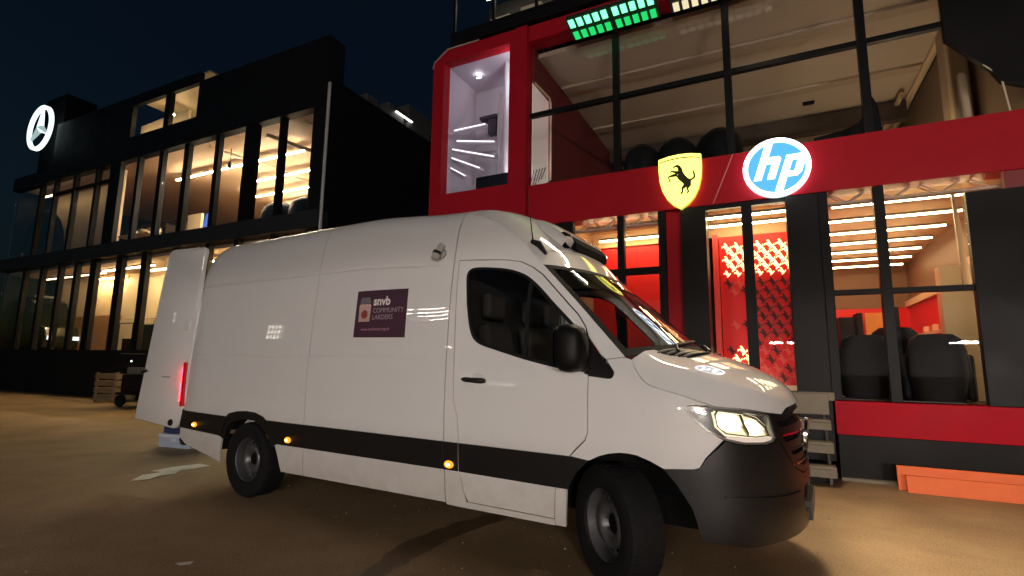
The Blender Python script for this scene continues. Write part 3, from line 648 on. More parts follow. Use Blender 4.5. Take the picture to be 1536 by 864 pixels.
jar = [(1.445,1.628),(1.575,1.628),(1.580,1.765),(1.568,1.778),(1.452,1.778),(1.440,1.765)]
decal("jar_print", jar, [list(range(6))], mat("print_pale_pink", (.55, .38, .34), .5), sg_p, .0042)
decal("jar_lid_print", [(1.448,1.782),(1.570,1.782),(1.570,1.805),(1.556,1.835),(1.462,1.835),(1.448,1.805)], [list(range(6))], mat("print_grey", (.16, .15, .17), .5), sg_p, .0042)
decal("jar_fruit_print", [(1.510 + .036*math.cos(k*math.pi/8)*(1 + .15*(k % 2)), 1.690 + .036*math.sin(k*math.pi/8)*(1 + .15*(k % 2))) for k in range(16)], [list(range(16))], mat("print_red", (.28, .05, .03), .5), sg_p, .0052)

# ------------------------------------------------------------------ ground
def ground_mat():
    m = bpy.data.materials.new("concrete_yard"); m.use_nodes = True; n = m.node_tree.nodes; l = m.node_tree.links; b = n["Principled BSDF"]
    tc = n.new("ShaderNodeTexCoord")
    def noise(sc, det=8, rough=.6):
        q = n.new("ShaderNodeTexNoise"); q.inputs["Scale"].default_value = sc; q.inputs["Detail"].default_value = det; q.inputs["Roughness"].default_value = rough
        l.new(tc.outputs["Object"], q.inputs["Vector"]); return q.outputs[0]
    def ramp(src, a, b_, c0, c1):
        q = n.new("ShaderNodeValToRGB"); q.color_ramp.elements[0].position = a; q.color_ramp.elements[1].position = b_
        q.color_ramp.elements[0].color = (*c0, 1); q.color_ramp.elements[1].color = (*c1, 1); l.new(src, q.inputs[0]); return q.outputs[0]
    def mul(x, y, f=1.):
        q = n.new("ShaderNodeMix"); q.data_type = 'RGBA'; q.blend_type = 'MULTIPLY'; q.inputs[0].default_value = f
        l.new(x, q.inputs[6]); l.new(y, q.inputs[7]); return q.outputs[2]
    base = ramp(noise(.7), .3, .7, (.32, .205, .100), (.48, .325, .175))
    spk = ramp(noise(70, 5, .75), .36, .62, (.55, .53, .50), (1.05, 1.05, 1.05))
    st = ramp(noise(.28, 10, .7), .38, .60, (.62, .57, .52), (1, 1, 1))
    l.new(mul(mul(base, spk), st), b.inputs["Base Color"])
    rr = n.new("ShaderNodeMapRange"); rr.inputs[3].default_value = .45; rr.inputs[4].default_value = .85
    l.new(noise(1.3), rr.inputs[0]); l.new(rr.outputs[0], b.inputs["Roughness"])
    bp = n.new("ShaderNodeBump"); bp.inputs["Strength"].default_value = .5; bp.inputs["Distance"].default_value = .012
    l.new(noise(60, 8, .75), bp.inputs["Height"]); l.new(bp.outputs[0], b.inputs["Normal"]); return m
gm_ = M(); gm_.add([(-150,-150,0),(150,-150,0),(150,150,0),(-150,150,0)], [(0,1,2,3)])
tag(gm_.build("ground", ground_mat()), kind="structure")
# dark streak, and pale patches of spilled light painted on the yard
streak_m = mat("dark_concrete", (.17, .110, .058), .42, var=.35, vscale=6, bump=.2)  # darker and smoother than the yard around it
def sheet(name, poly, m, z=.004):
    bm = flat_poly(poly); q = M(); q.v = [Vector((v.co.x, v.co.y, z)) for v in bm.verts]; bm.verts.index_update(); q.f = [[v.index for v in f.verts] for f in bm.faces]; bm.free()
    return tag(q.build(name, m), kind="structure")
def ragged(pts, w, seed, n=6):
    rnd = random.Random(seed); L = []; Rr = []
    for i in range(len(pts)-1):
        for k in range(n):
            t = k/n; p = Vector(pts[i]).lerp(Vector(pts[i+1]), t); d = (Vector(pts[i+1])-Vector(pts[i])).normalized(); nn = Vector((-d.y, d.x))
            f = (i+t)/(len(pts)-1); ww = w*(math.sin(math.pi*min(.97, max(.03, f)))**.5)
            L.append(tuple(p + nn*ww*(.7+.6*rnd.random()))); Rr.append(tuple(p - nn*ww*(.7+.6*rnd.random())))
    return L + Rr[::-1]
sheet("dark_streak", ragged([(2.45,.35),(2.30,-.25),(2.22,-.8),(2.30,-1.35),(2.38,-1.75)], .11, 3), streak_m)
rnd = random.Random(11); gq = M()
for k in range(900):
    x = rnd.uniform(-6, 8); y = rnd.uniform(-3.5, 2.6); r_ = rnd.uniform(.003, .009)*(1 if rnd.random() < .95 else 2)
    a = [(x + r_*math.cos(t + k)*rnd.uniform(.7, 1.2), y + r_*math.sin(t + k)*rnd.uniform(.7, 1.2), 0.0) for t in (0, 1.57, 3.14, 4.71)]
    gq.add(a + [(x, y, r_*.9)], [(0,1,4),(1,2,4),(2,3,4),(3,0,4)])
tag(gq.build("grit", mat("stone_grit", (.30, .25, .19), .8, var=.5, vscale=3)), kind="stuff")
spill_m = mat("light_spill_white", (.78, .74, .66), .6, var=.3, vscale=9)  # pale sheets stand for light spilled behind the van, plus one small mark
for pts in ([(-1.573,-1.239),(-1.788,-1.034),(-1.777,-.856),(-1.72,-.727),(-1.79,-.56),(-1.573,-.798),(-1.594,-.94),(-1.506,-1.078),(-1.534,-1.174)], [(-1.938,-.881),(-1.98,-.632),(-1.919,-.339),(-1.694,-.33),(-1.663,-.549),(-1.683,-.745),(-1.753,-.839)], [(1.177,-2.119),(1.24,-2.037),(1.283,-2.075),(1.243,-2.127)]): sheet("light_spill_mark", pts, spill_m, .008)

# ------------------------------------------------------------------ red fronted building
RB = thing("hospitality_building", "red fronted two storey pavilion of glass and black panels behind the van", "building", RF(5.13, 3.0, 0))
def rb(name, m, fn, parent=None, **k):
    q = M(RF); fn(q); return q.build(name, m, parent or RB, **k)
def tbox(*bs): return lambda q: [q.box(a, b) for a, b in bs]
rb("plinth", BLACKP, tbox(((5.13,3.02,0),(9.5,3.4,.512))), bevel=.006)
rb("plinth_step", ALU, tbox(((5.13,2.93,0),(9.5,3.02,.035))))
rb("red_band", mat("red_band_paint", (.46, .005, .018), .45, var=.14, vscale=1.5, rvar=.08, spec=.08), tbox(((5.12,2.99,.515),(9.5,3.35,.905))), bevel=.006)
rb("ground_floor_slab", FLOORM, tbox(((-2.5,3.36,.82),(9.5,10.6,.915))))
rb("under_slab_wall", BLACKP, tbox(((-2.5,3.4,0),(4.66,3.5,.90)), ((-2.5,3.4,.0),(-2.4,10.6,3.4))))
rb("fascia", REDP, tbox(((1.03,2.98,3.50),(9.5,3.30,4.185))), bevel=.006)
rb("fascia_joint", mat("joint_pink", (.55,.22,.22), .5), lambda q: q.uz([(3.855,3.51),(3.868,3.51),(4.148,4.178),(4.135,4.178)], 2.974, 2.985))
rb("upper_floor_slab", FLOORM, tbox(((1.06,3.31,3.86),(9.5,10.6,4.10))))
rb("ground_ceiling", TAN, tbox(((1.2,3.32,3.62),(7.35,9.9,3.66))))
# left module: red frame round the stair window
FR_O = [(-.93,3.50),(1.015,3.50),(1.015,7.05),(-.62,7.05),(-.90,6.86),(-.93,6.78)]; FR_I = [(-.70,4.26),(.675,4.26),(.675,6.82),(-.70,6.82)]
bm = flat_poly(FR_O, [FR_I]); bm.verts.index_update(); P2 = [(v.co.x, v.co.y) for v in bm.verts]; F2 = [[v.index for v in f.verts] for f in bm.faces]; bm.free()
def ring(q, v0, v1):
    n = len(P2); q.add([(x, v0, z) for x, z in P2] + [(x, v1, z) for x, z in P2], F2 + [[i+n for i in f[::-1]] for f in F2])
    for L in (FR_O, FR_I):
        k = len(L); q.add([(x, v0, z) for x, z in L] + [(x, v1, z) for x, z in L], [(i, (i+1) % k, (i+1) % k + k, i+k) for i in range(k)])
rb("red_frame", REDP, lambda q: ring(q, 2.95, 3.16))
rb("frame_pilaster", REDP, tbox(((.79,2.925,3.50),(1.018,2.952,7.05))), bevel=.004)
rb("frame_edge_trim", mat("edge_trim_grey", (.45,.35,.33), .4), lambda q: q.tube([(-.945,2.945,6.75),(-.915,2.945,6.87),(-.62,2.945,7.065),(.05,2.945,7.065)], .012, 6))
rb("stair_window", PANE, tbox(((-.72,3.05,4.25),(.69,3.06,6.83))))
rb("stair_room_wall", LILAC, tbox(((-.92,4.4,4.05),(1.0,4.5,7.05)), ((-.92,3.17,4.05),(-.86,4.4,7.05)), ((-.86,3.17,6.98),(1.0,4.4,7.04)), ((-.86,3.17,4.05),(1.0,4.4,4.12))))
SW = [(3.02,4.20),(3.86,4.56),(3.90,6.05),(3.86,6.14),(3.02,6.10)]
rb("module_side_wall", mat("dark_red_inner_wall", (.16,.020,.022), .5), lambda q: (q.box((1.00,3.92,4.10),(1.05,10.4,6.9)), q.box((1.00,3.17,6.12),(1.05,3.92,6.9)), q.vz([(3.17,4.1),(3.92,4.1),(3.92,4.58)], 1.0, 1.05)))
rb("side_window", PANE, lambda q: q.vz([(3.17,4.1),(3.92,4.58),(3.92,6.12),(3.17,6.12)], 1.02, 1.028))
rb("side_landing", mat("pale_stair_wall", (.80,.78,.62), .6), tbox(((.30,4.25,4.13),(.99,4.32,6.9))))
rb("side_window_frame", CREAM, lambda q: q.tube([(1.055,3.20,6.10),(1.055,3.84,6.14),(1.055,3.90,6.06),(1.055,3.90,4.58)], .02, 6))
rb("stair_parapet", BLACKP, tbox(((-.25,3.45,4.12),(.66,3.60,4.68))))
rb("stair_newel", mat("newel_white", (.8,.8,.85), .4), lambda q: (q.tube([(-.02,3.9,4.12),(-.02,3.9,6.5)], .045, 12)), smooth=50)
rb("stair_post", mat("newel_white", (.8,.8,.85), .4), lambda q: (q.tube([(.24,3.7,4.12),(.24,3.7,6.98)], .06, 12)), smooth=50)
rb("stair_bracket", mat("bracket_dark", (.06,.05,.07), .5), lambda q: (q.box((-.45,3.85,6.03),(-.07,4.1,6.10)), q.box((-.26,3.86,5.70),(-.08,4.0,6.02))), bevel=.01)
for k, (a, b) in enumerate((((-.74,3.42,5.66),(-.27,3.78,5.86)), ((-.68,3.42,5.44),(-.07,3.8,5.47)), ((-.77,3.42,5.29),(-.07,3.8,5.17)), ((-.78,3.42,5.12),(-.38,3.8,4.99)), ((-.79,3.42,4.92),(-.70,3.8,4.88)))):
    a, b = Vector(a), Vector(b); w_ = Vector((.03,.22,.01))
    st_ = rb("stair_tread", LILAC, lambda q: q.add([tuple(a), tuple(b), tuple(b+w_*.5), tuple(a+w_), tuple(a+Vector((0,0,.05))), tuple(b+Vector((0,0,.05))), tuple(b+w_*.5+Vector((0,0,.05))), tuple(a+w_+Vector((0,0,.05)))],
        [(0,3,2,1),(4,5,6,7),(0,1,5,4),(1,2,6,5),(2,3,7,6),(3,0,4,7)]))
    rb("tread_light", glow("stair_light", (1,.97,1), 2.2), lambda q: q.tube([tuple(a+Vector((0,-.012,.025))), tuple(b+Vector((0,-.012,.025)))], .009, 6), parent=st_)
for k in range(5):
    rb("stair_rail", mat("rail_dark", (.03,.03,.035), .4), lambda q: q.tube([(.90, 3.3+.13*k, 4.2+.10*k), (.94, 3.42+.13*k, 4.62+.06*k)], .010, 6))
DL = rb("downlight", glow("downlight_glow", (1,.97,1), 12), lambda q: q.lathe([(0,0),(.05,0),(.05,.01)], (-.45,3.8,6.90), (0,-.5,1), 16))
def lamp(name, kind, loc, energy, col, parent, size=.1, rot=None, size_y=None, spread=None):
    d = bpy.data.lights.new(name, kind); d.energy = energy; d.color = col
    if kind == 'AREA':
        d.shape = 'RECTANGLE'; d.size = size; d.size_y = size_y or size
        if spread: d.spread = spread
    elif kind == 'SPOT': d.spot_size = spread or R(90); d.spot_blend = .6; d.shadow_soft_size = size
    else: d.shadow_soft_size = size
    o = bpy.data.objects.new(name, d); C.objects.link(o); o.parent = parent; o.location = Vector(loc) - origin(parent)
    if rot: o.rotation_euler = rot.to_euler()
    return o
lamp("stair_fill_lamp", 'POINT', RF(.74, 3.32, 6.5), 16, (.93,.90,1), RB, .08)  # hidden fill points added behind the frame to brighten the stair room
lamp("stair_fill_lamp", 'POINT', RF(.74, 3.32, 4.75), 15, (.97,.93,1), RB, .08)
# dipped headlight beams of the van
for y in (-.66, .66):
    lamp("headlight_beam", 'SPOT', (4.63, y, .96), 48, (1., .82, .56), VAN, .05, Vector((1, .25, -.06)).to_track_quat('-Z', 'Y'), None, R(165))
# upper storey glazing
MUL = [2.51, 4.12, 5.715]
for u in MUL: rb("mullion", FRAME, tbox(((u-.05,3.03,4.19),(u+.05,3.13,6.76))), bevel=.006)
edges = [1.02] + [u for m_ in MUL for u in (m_-.05, m_+.05)] + [6.52]
for i in range(0, 8, 2):
    rb("transom", FRAME, tbox(((edges[i],3.04,5.40),(edges[i+1],3.12,5.475))), bevel=.004)
    for z0, z1 in ((4.19,5.40),(5.475,6.76)): rb("upper_pane", PANE2, tbox(((edges[i],3.075,z0),(edges[i+1],3.083,z1))))
rb("upper_beam", REDP, tbox(((1.02,2.98,6.76),(6.6,3.28,7.05))), bevel=.006)
rb("roof_ledge", FRAME, tbox(((-.55,2.90,7.085),(9.5,3.30,7.33))), bevel=.006)
rb("upper_ceiling", mat("beige_ceiling", (.52, .43, .33), .7, var=.1, vscale=.8), tbox(((1.06,3.30,6.62),(7.25,10.5,6.70))))
for v_ in (4.35, 6.3, 7.9): rb("ceiling_beam", mat("beam_beige", (.44,.35,.26), .6), tbox(((1.1,v_,6.565),(7.1,v_+.22,6.618))), bevel=.01)
rb("dark_ceiling_beam", mat("beam_dark", (.07,.05,.035), .6, var=.5, vscale=3), tbox(((1.1,7.6,6.18),(7.1,7.8,6.56))), bevel=.01)
rb("ceiling_vent", FRAME, tbox(((5.3,7.0,6.59),(5.5,7.12,6.618))))
rb("ceiling_edge_rail", mat("rail_cream", (.70,.52,.32), .45), lambda q: (q.tube([(7.14,3.4,6.56),(7.14,9.5,6.56)], .05, 8), q.tube([(6.95,7.2,6.50),(6.95,9.0,6.50),(6.7,9.0,6.50)], .05, 8)), smooth=50)
rb("upper_side_wall", mat("brown_panel", (.20,.14,.09), .6, var=.1), tbox(((7.27,3.3,4.1),(7.37,10.5,6.62))))
rb("upper_back_wall", CREAM, tbox(((1.06,10.4,4.1),(7.27,10.5,6.62))))
rb("side_column", mat("column_beige", (.42,.32,.21), .5, var=.1), lambda q: (q.box((6.98,4.6,4.1),(7.2,5.1,6.4)), q.box((6.75,3.5,4.1),(6.85,3.6,5.0))), bevel=.03)
SAIL = [(6.52,6.76),(9.4,6.76),(9.4,4.19),(7.6,4.19),(7.02,4.19),(7.00,4.62),(6.86,4.78),(6.52,5.28)]
rb("corner_screen", BLACKP, lambda q: q.uz([(6.52,7.08),(9.4,7.08),(9.4,4.19),(7.55,4.19),(7.50,4.30),(6.98,4.55),(6.90,4.72),(6.52,5.20)], 2.99, 3.07), bevel=.004)
rb("screen_edge", mat("edge_beige", (.6,.5,.38), .4), lambda q: q.tube([(6.84,3.0,4.80),(6.98,3.0,4.62),(7.02,3.0,4.19)], .010, 6))
# ground storey: posts, doors, glazing
DP = mat("dark_door_pillar", (.010,.0085,.009), .45, var=.2, vscale=3, spec=.15)
rb("pillar", DP, tbox(((3.42,2.99,.2),(3.755,3.30,3.50))), bevel=.006)
rb("pillar", DP, tbox(((4.735,2.99,.2),(5.10,3.30,3.50))), bevel=.006)
rb("pillar", FRAME, tbox(((5.10,3.00,.91),(5.205,3.25,3.50))), bevel=.006)
rb("red_return", REDP, tbox(((3.20,3.10,.2),(3.41,3.40,3.50))), bevel=.004)
rb("mullion", FRAME, tbox(((3.10,3.02,.91),(3.20,3.14,3.50))), bevel=.005)
rb("mullion", FRAME, tbox(((2.50,3.02,.91),(2.60,3.14,3.50))), bevel=.005)
rb("mullion", FRAME, tbox(((1.70,3.02,.91),(1.80,3.14,3.50))), bevel=.005)
rb("dark_front_wall", BLACKP, tbox(((-2.5,3.02,0),(1.70,3.12,3.50))))
for a, b in ((1.80,2.50),(2.60,3.10)):
    rb("transom", FRAME, tbox(((a,3.03,2.60),(b,3.12,2.70))), bevel=.004)
    for z0, z1 in ((.915,2.60),(2.70,3.50)): rb("window_pane", PANE, tbox(((a,3.07,z0),(b,3.078,z1))))
rb("mullion", FRAME, tbox(((5.685,3.02,.91),(5.795,3.13,3.50))), bevel=.005)
for a, b in ((5.205,5.685),(5.795,6.545)):
    rb("transom", FRAME, tbox(((a,3.03,2.18),(b,3.12,2.245))), bevel=.004)
    for z0, z1 in ((.915,2.18),(2.245,3.50)): rb("window_pane", PANE, tbox(((a,3.07,z0),(b,3.078,z1))))
rb("end_panel", BLACKP, tbox(((6.545,2.995,.91),(9.5,3.10,3.30))), bevel=.004)
for u in (7.45, 8.4): rb("panel_joint", DARK, tbox(((u,2.9915,.92),(u+.008,2.9945,3.29))))
rb("end_panel_head", mat("soffit_red", (.20,.02,.02), .5), tbox(((6.9,3.02,3.305),(9.5,3.10,3.50))))
dj = rb("glass_door", FRAME, tbox(((4.205,3.02,1.07),(4.335,3.10,3.50)), ((3.755,3.02,3.44),(4.205,3.10,3.50)), ((4.335,3.02,3.44),(4.735,3.10,3.50))))
for a, b in ((3.757,4.203),(4.337,4.733)): rb("door_pane", PANE, tbox(((a,3.055,1.08),(b,3.063,3.44))), parent=dj)
rb("door_sill", CREAM, tbox(((3.757,2.97,1.01),(4.733,3.14,1.065))), bevel=.004)
rb("door_landing", FLOORM, tbox(((3.4,3.15,.92),(5.1,4.1,1.00))))
# rooms
rb("showroom_back_wall", REDD, tbox(((5.0,9.6,.915),(7.3,9.7,2.62)), ((5.55,8.6,.915),(6.3,8.65,2.52))))
rb("showroom_head_wall", mat("brown_head", (.22,.12,.07), .6), tbox(((5.0,9.58,2.62),(7.3,9.62,3.62))))
rb("showroom_side_wall", mat("brown_head", (.22,.12,.07), .6), tbox(((7.22,3.9,2.75),(7.32,9.6,3.62))))
rb("showroom_side_beam", CREAM, tbox(((7.14,3.9,2.62),(7.24,9.6,2.75))))
rb("showroom_low_wall", REDD, tbox(((7.22,4.6,.915),(7.32,9.6,2.62))))
rb("lit_column", CREAM, tbox(((6.47,4.0,.915),(6.80,4.2,2.62)), ((6.82,4.05,.915),(7.2,4.2,2.75))), bevel=.006)
rb("glass_fin", mat("fin_beige", (.45,.30,.20), .4), lambda q: q.uz([(6.52,2.25),(6.60,2.25),(6.53,3.40),(6.50,3.40)], 3.30, 3.34))
rb("party_wall", REDD, tbox(((4.98,3.3,.915),(5.05,9.6,3.62)), ((3.28,4.2,.915),(3.33,9.6,3.62))))
rb("room_floor_glow_rug", mat("red_rug", (.55,.02,.02), .9), tbox(((6.50,4.3,.918),(7.1,6.4,.925))))
rb("left_room_back_wall", REDD, tbox(((1.2,4.45,.915),(3.28,4.55,3.35))))
rb("left_room_head", TAN, tbox(((1.2,4.40,3.352),(3.28,4.56,3.62))))
rb("left_room_side", TAN, tbox(((1.62,3.3,.915),(1.68,4.4,3.62))))
# truss under the fascia
for (u0, u1, lab) in ((1.2, 3.1, "white lattice truss above the left ground floor window"), (5.2, 7.3, "white lattice truss above the right ground floor window")):
    T = thing("lattice_truss", lab, "truss", RF((u0+u1)/2, 3.22, 3.36), "lattice trusses under the red fascia")
    q = M(RF)
    for z in (3.375, 3.535):
        for v_ in (3.17, 3.27): q.tube([(u0,v_,z),(u1,v_,z)], .014, 6)
    q.build("chord", TRUSSM, T, smooth=50)
    n = int((u1-u0)/.21)
    for k in range(n):
        a = u0+(u1-u0)*k/n; b = u0+(u1-u0)*(k+1)/n
        for v_ in (3.17, 3.27):
            q = M(RF); q.tube([(a,v_,3.375 if k % 2 else 3.535),(b,v_,3.535 if k % 2 else 3.375)], .009, 5); q.build("diagonal", TRUSSM, T)
# patterned screen behind the doors
HORSE = [[(.02,.40,.055),(-.06,.47,.050),(-.14,.45,.025),(-.20,.40,.016)],       # head
         [(-.01,.45,.05),(.05,.30,.075),(.02,.14,.12)],                          # neck
         [(.02,.16,.13),(.08,.04,.13),(.20,-.10,.12),(.26,-.16,.12)],            # trunk
         [(-.06,.14,.06),(-.22,.13,.045),(-.36,.10,.028),(-.33,-.04,.022),(-.30,-.08,.026)],   # forelegs
         [(-.04,.22,.05),(-.16,.26,.035),(-.26,.30,.022),(-.30,.24,.018)],
         [(.24,-.16,.13),(.20,-.30,.07),(.10,-.38,.04),(.10,-.50,.028),(.04,-.57,.03)],
         [(.30,-.14,.10),(.34,-.30,.05),(.26,-.40,.035),(.30,-.52,.026),(.24,-.56,.028)],
         [(.30,-.10,.04),(.42,-.10,.03),(.52,-.02,.035),(.50,.12,.03),(.47,.24,.012)]]
def strokes(q, lines, o, sc, v, plane):
    """Tapered flat strokes, each a hair proud of the last."""
    for i, ln in enumerate(lines):
        L = []; Rr = []
        for k in range(len(ln)):
            p = Vector(ln[k][:2]); a = Vector(ln[max(0, k-1)][:2]); b = Vector(ln[min(len(ln)-1, k+1)][:2]); d = (b-a).normalized(); nn = Vector((-d.y, d.x))*ln[k][2]
            L.append(p+nn); Rr.append(p-nn)
        pts = L + Rr[::-1]; n = len(ln); base = v - .0006*i
        vs = [plane(o[0]+p.x*sc, base, o[1]+p.y*sc) for p in pts] + [plane(o[0]+p.x*sc, v+.012, o[1]+p.y*sc) for p in pts]
        m = len(pts); fs = [(k, k+1, m-2-k, m-1-k) for k in range(n-1)] + [(k, k+m, (k+1) % m + m, (k+1) % m) for k in range(m)]
        q.add(vs, fs)
PL = lambda u, v, z: (u, v, z)
SC = thing("patterned_screen", "red partition patterned with rearing horse motifs behind the glass doors", "screen", RF(4.26, 4.0, 1.0))
rb("screen_board", REDD, tbox(((3.83,4.0,1.0),(4.86,4.06,3.26))), parent=SC)
rb("screen_post", mat("lit_red_post", (.75,.05,.04), .4), tbox(((3.74,3.93,1.0),(3.82,4.02,3.30))), parent=SC)
rb("screen_head", TAN, tbox(((3.4,3.99,3.265),(4.95,4.07,3.62))), parent=SC)
GOLD = glow("backlit_gold", (1.0, .70, .28), 3.6); DKR = mat("dark_red_motif", (.09,.004,.006), .5); PKR = mat("pale_red_motif", (.80,.10,.08), .5)
FAT = lambda ln: [(x, y, w*1.45) for x, y, w in ln]
MOT = [FAT(l_) for l_ in (HORSE[2], HORSE[1][:3], HORSE[3][:4], HORSE[5][:4], HORSE[7][:4], HORSE[0][:3])]
mots = {}
def motif(u, z, m, sc):
    key = (m.name, round(sc, 3))
    if key not in mots:
        q = M(); strokes(q, MOT, (0, 0), sc, 0, PL); c, s_ = math.cos(.0782), math.sin(.0782)
        q.v = [Vector((p.x*c - p.y*s_, p.x*s_ + p.y*c, p.z)) for p in q.v]
        me = bpy.data.meshes.new("motif"); me.from_pydata(q.v, [], q.f); me.materials.append(m); mots[key] = me
    o = bpy.data.objects.new("horse_motif", mots[key]); C.objects.link(o); o.parent = SC; o.location = RF(u, 3.988, z) - SC.location
for r_ in range(5):
    z = 3.09 - r_*.102
    for k in range(8):
        u = 3.92 + .148*k + (.074 if r_ % 2 else 0)
        if u < 4.84: motif(u, z, GOLD, .145 if r_ < 4 else .105)
for r_ in range(12):
    z = 2.53 - r_*.126
    for k in range(7):
        u = 3.93 + .148*k + (.074 if r_ % 2 else 0)
        if u > 4.84: continue
        if u > 4.26: motif(u, z, DKR if r_ < 7 or (k + r_) % 3 == 0 else PKR, .140)
        elif r_ in (0, 1, 5): motif(u, z, DKR if (k + r_) % 2 == 0 else PKR, .140)
        elif r_ in (8, 9, 10): motif(u, z, GOLD if u > 3.95 else DKR, .140)
# light strips
def strip(a, b, name, lab, grp, fr=RF, m=LED, w=.016, cat="light strip"):
    p, q_ = Vector(a), Vector(b); mid = fr(*((p+q_)/2))
    T = thing(name, lab, cat, mid, grp)
    d = (q_-p).normalized(); s_ = Vector((-d.y, d.x, 0))
    q = M(fr); q.box(tuple(p - s_*w + Vector((0,0,0))), tuple(q_ + s_*w + Vector((0,0,.022)))); q.build("diffuser", m, T)
    q = M(fr); q.box(tuple(p - s_*(w+.008) + Vector((0,0,.024))), tuple(q_ + s_*(w+.008) + Vector((0,0,.06)))); q.build("channel", ALU, T)
ORD = ["first", "second", "third", "fourth", "fifth", "sixth", "seventh", "eighth"]
for k in range(7):
    v_ = 3.55 + .84*k
    strip((5.30,v_,3.42), (6.86 + .02*k,v_,3.42), "light_strip", f"{ORD[k]} ceiling light strip back from the glass of the right ground floor showroom", "ceiling strips of the right showroom")
for k, v_ in enumerate((3.40, 4.22)):
    strip((1.86,v_,3.42), (3.05,v_,3.42), "light_strip", ("front" if k == 0 else "rear") + " ceiling light strip in the left ground floor room behind the van's roof unit", "ceiling strips of the left room")
strip((3.72,3.24,3.36), (4.78,3.24,3.36), "light_strip", "light strip above the glass doors in front of the patterned partition", "door light strip")
DU = thing("door_fill_strip", "unseen fill strip added to wash the red patterned partition from below the door sill", "light strip", RF(4.26, 3.45, 1.0))  # unseen strip added to brighten the red partition
rb("diffuser", glow("door_fill_glow", (1,.60,.44), 44), tbox(((3.80,3.42,1.012),(4.72,3.46,1.02))), parent=DU); rb("channel", FRAME, tbox(((3.78,3.40,1.001),(4.74,3.48,1.011))), parent=DU)
CW = thing("column_fill_strip", "upright fill strip added out of sight behind the black end panel beside the lit column", "light strip", RF(6.64, 3.25, 1.0))  # strip added out of sight to brighten the cream column
rb("diffuser", glow("column_fill_glow", (1,.74,.42), 14), tbox(((6.63,3.215,1.0),(6.66,3.225,3.2))), parent=CW); rb("channel", FRAME, tbox(((6.62,3.19,.98),(6.67,3.21,3.22))), parent=CW)
strip((3.72,3.72,3.36), (4.78,3.72,3.36), "light_strip", "inner light strip above the patterned partition behind the glass doors", "door light strip")
# illuminated signs on the fascia
SH = thing("shield_sign", "glowing yellow shield sign with black rearing horse on the red fascia", "sign", RF(3.44, 2.9, 3.5))
def P_(X, Y):  # traced outline, already in metres on the fascia
    return X, Y
SHO = [(3.165,4.215),(3.30,4.245),(3.45,4.255),(3.60,4.245),(3.735,4.215),(3.738,4.05),(3.725,3.88),(3.69,3.74),(3.63,3.62),(3.55,3.53),(3.45,3.465),(3.35,3.53),(3.27,3.62),(3.21,3.74),(3.175,3.88),(3.162,4.05)]
YEL = glow("shield_yellow", (1.0, .95, .16), 2.3)
rb("sign_face", YEL, lambda q: q.uz(SHO, 2.866, 2.872), parent=SH)
rb("sign_edge", glow("shield_edge", (.85, .95, .12), .8), lambda q: q.uz(shrink(SHO, -.006), 2.874, 2.945), parent=SH)
rb("halo_plate", glow("shield_halo", (1., .80, .15), 12), lambda q: q.uz(shrink(SHO, .04), 2.947, 2.955), parent=SH)  # glowing plate added to throw a halo on the fascia
rb("top_bar", mat("sign_dark_red", (.25,.05,.02), .5), lambda q: q.uz([(3.172,4.170),(3.30,4.198),(3.45,4.207),(3.60,4.198),(3.73,4.170),(3.73,4.155),(3.60,4.183),(3.45,4.192),(3.30,4.183),(3.172,4.155)], 2.860, 2.867), parent=SH)
rb("horse_emblem", mat("emblem_black", (.030,.032,.004), .5), lambda q: strokes(q, HORSE, (3.44, 3.90), .40, 2.855, PL), parent=SH)
HP = thing("round_sign", "glowing round blue sign with white letters and white rim on the red fascia", "sign", RF(4.655, 2.9, 3.46))
cu_, cz_, rr_ = 4.655, 3.865, .395
BLU = glow("sign_blue", (.09, .46, .92), 1.15); WHI = glow("sign_white", (.93, .97, 1.), 5)
rb("sign_disc", BLU, lambda q: q.uz(circle(cu_, cz_, rr_*.985, 56), 2.868, 2.875), parent=HP)
def annulus(q, r0, r1, v0, v1, n=56, c=(cu_, cz_)):
    a = circle(*c, r0, n); b = circle(*c, r1, n)
    vs = [(x, v0, z) for x, z in a+b] + [(x, v1, z) for x, z in a+b]
    fs = []
    for i in range(n):
        j = (i+1) % n; fs += [(i, j, j+n, i+n), (i+2*n, i+3*n, j+3*n, j+2*n), (i, i+2*n, j+2*n, j), (i+n, j+n, j+3*n, i+3*n)]
    q.add(vs, fs)
rb("sign_rim", WHI, lambda q: annulus(q, rr_*.855, rr_, 2.858, 2.867), parent=HP)
rb("sign_can", glow("sign_can_white", (.85,.92,1.), 1.0), lambda q: q.uz(circle(cu_, cz_, rr_*.99, 48), 2.877, 2.945), parent=HP)
rb("halo_plate", glow("sign_halo_white", (.85,.90,1.), 16), lambda q: q.uz(circle(cu_, cz_, rr_*.90, 40), 2.947, 2.955), parent=HP)  # plate added for the halo round the disc
def sl(x, y): return (cu_ + (x + .33*y)*rr_, cz_ + y*rr_)
def letter(q, polys):
    for i, p in enumerate(polys): q.uz([sl(*a) for a in p], 2.858 - .0008*i, 2.866)
lt = rb("letter", WHI, lambda q: letter(q, [[(-.56,.86),(-.34,.93),(-.34,-.38),(-.56,-.38)], [(-.34,.36),(-.02,.36),(.06,.28),(.06,.14),(-.34,.14)], [(-.16,.15),(.06,.15),(.06,-.38),(-.16,-.38)]]), parent=HP)
lt = rb("letter", WHI, lambda q: letter(q, [[(.20,.36),(.42,.36),(.42,-.93),(.20,-.96)], [(.42,.36),(.70,.36),(.80,.26),(.80,-.24),(.70,-.36),(.58,-.36),(.58,.18),(.42,.18)], [(.42,-.36),(.585,-.36),(.585,-.20),(.42,-.20)]]), parent=HP)
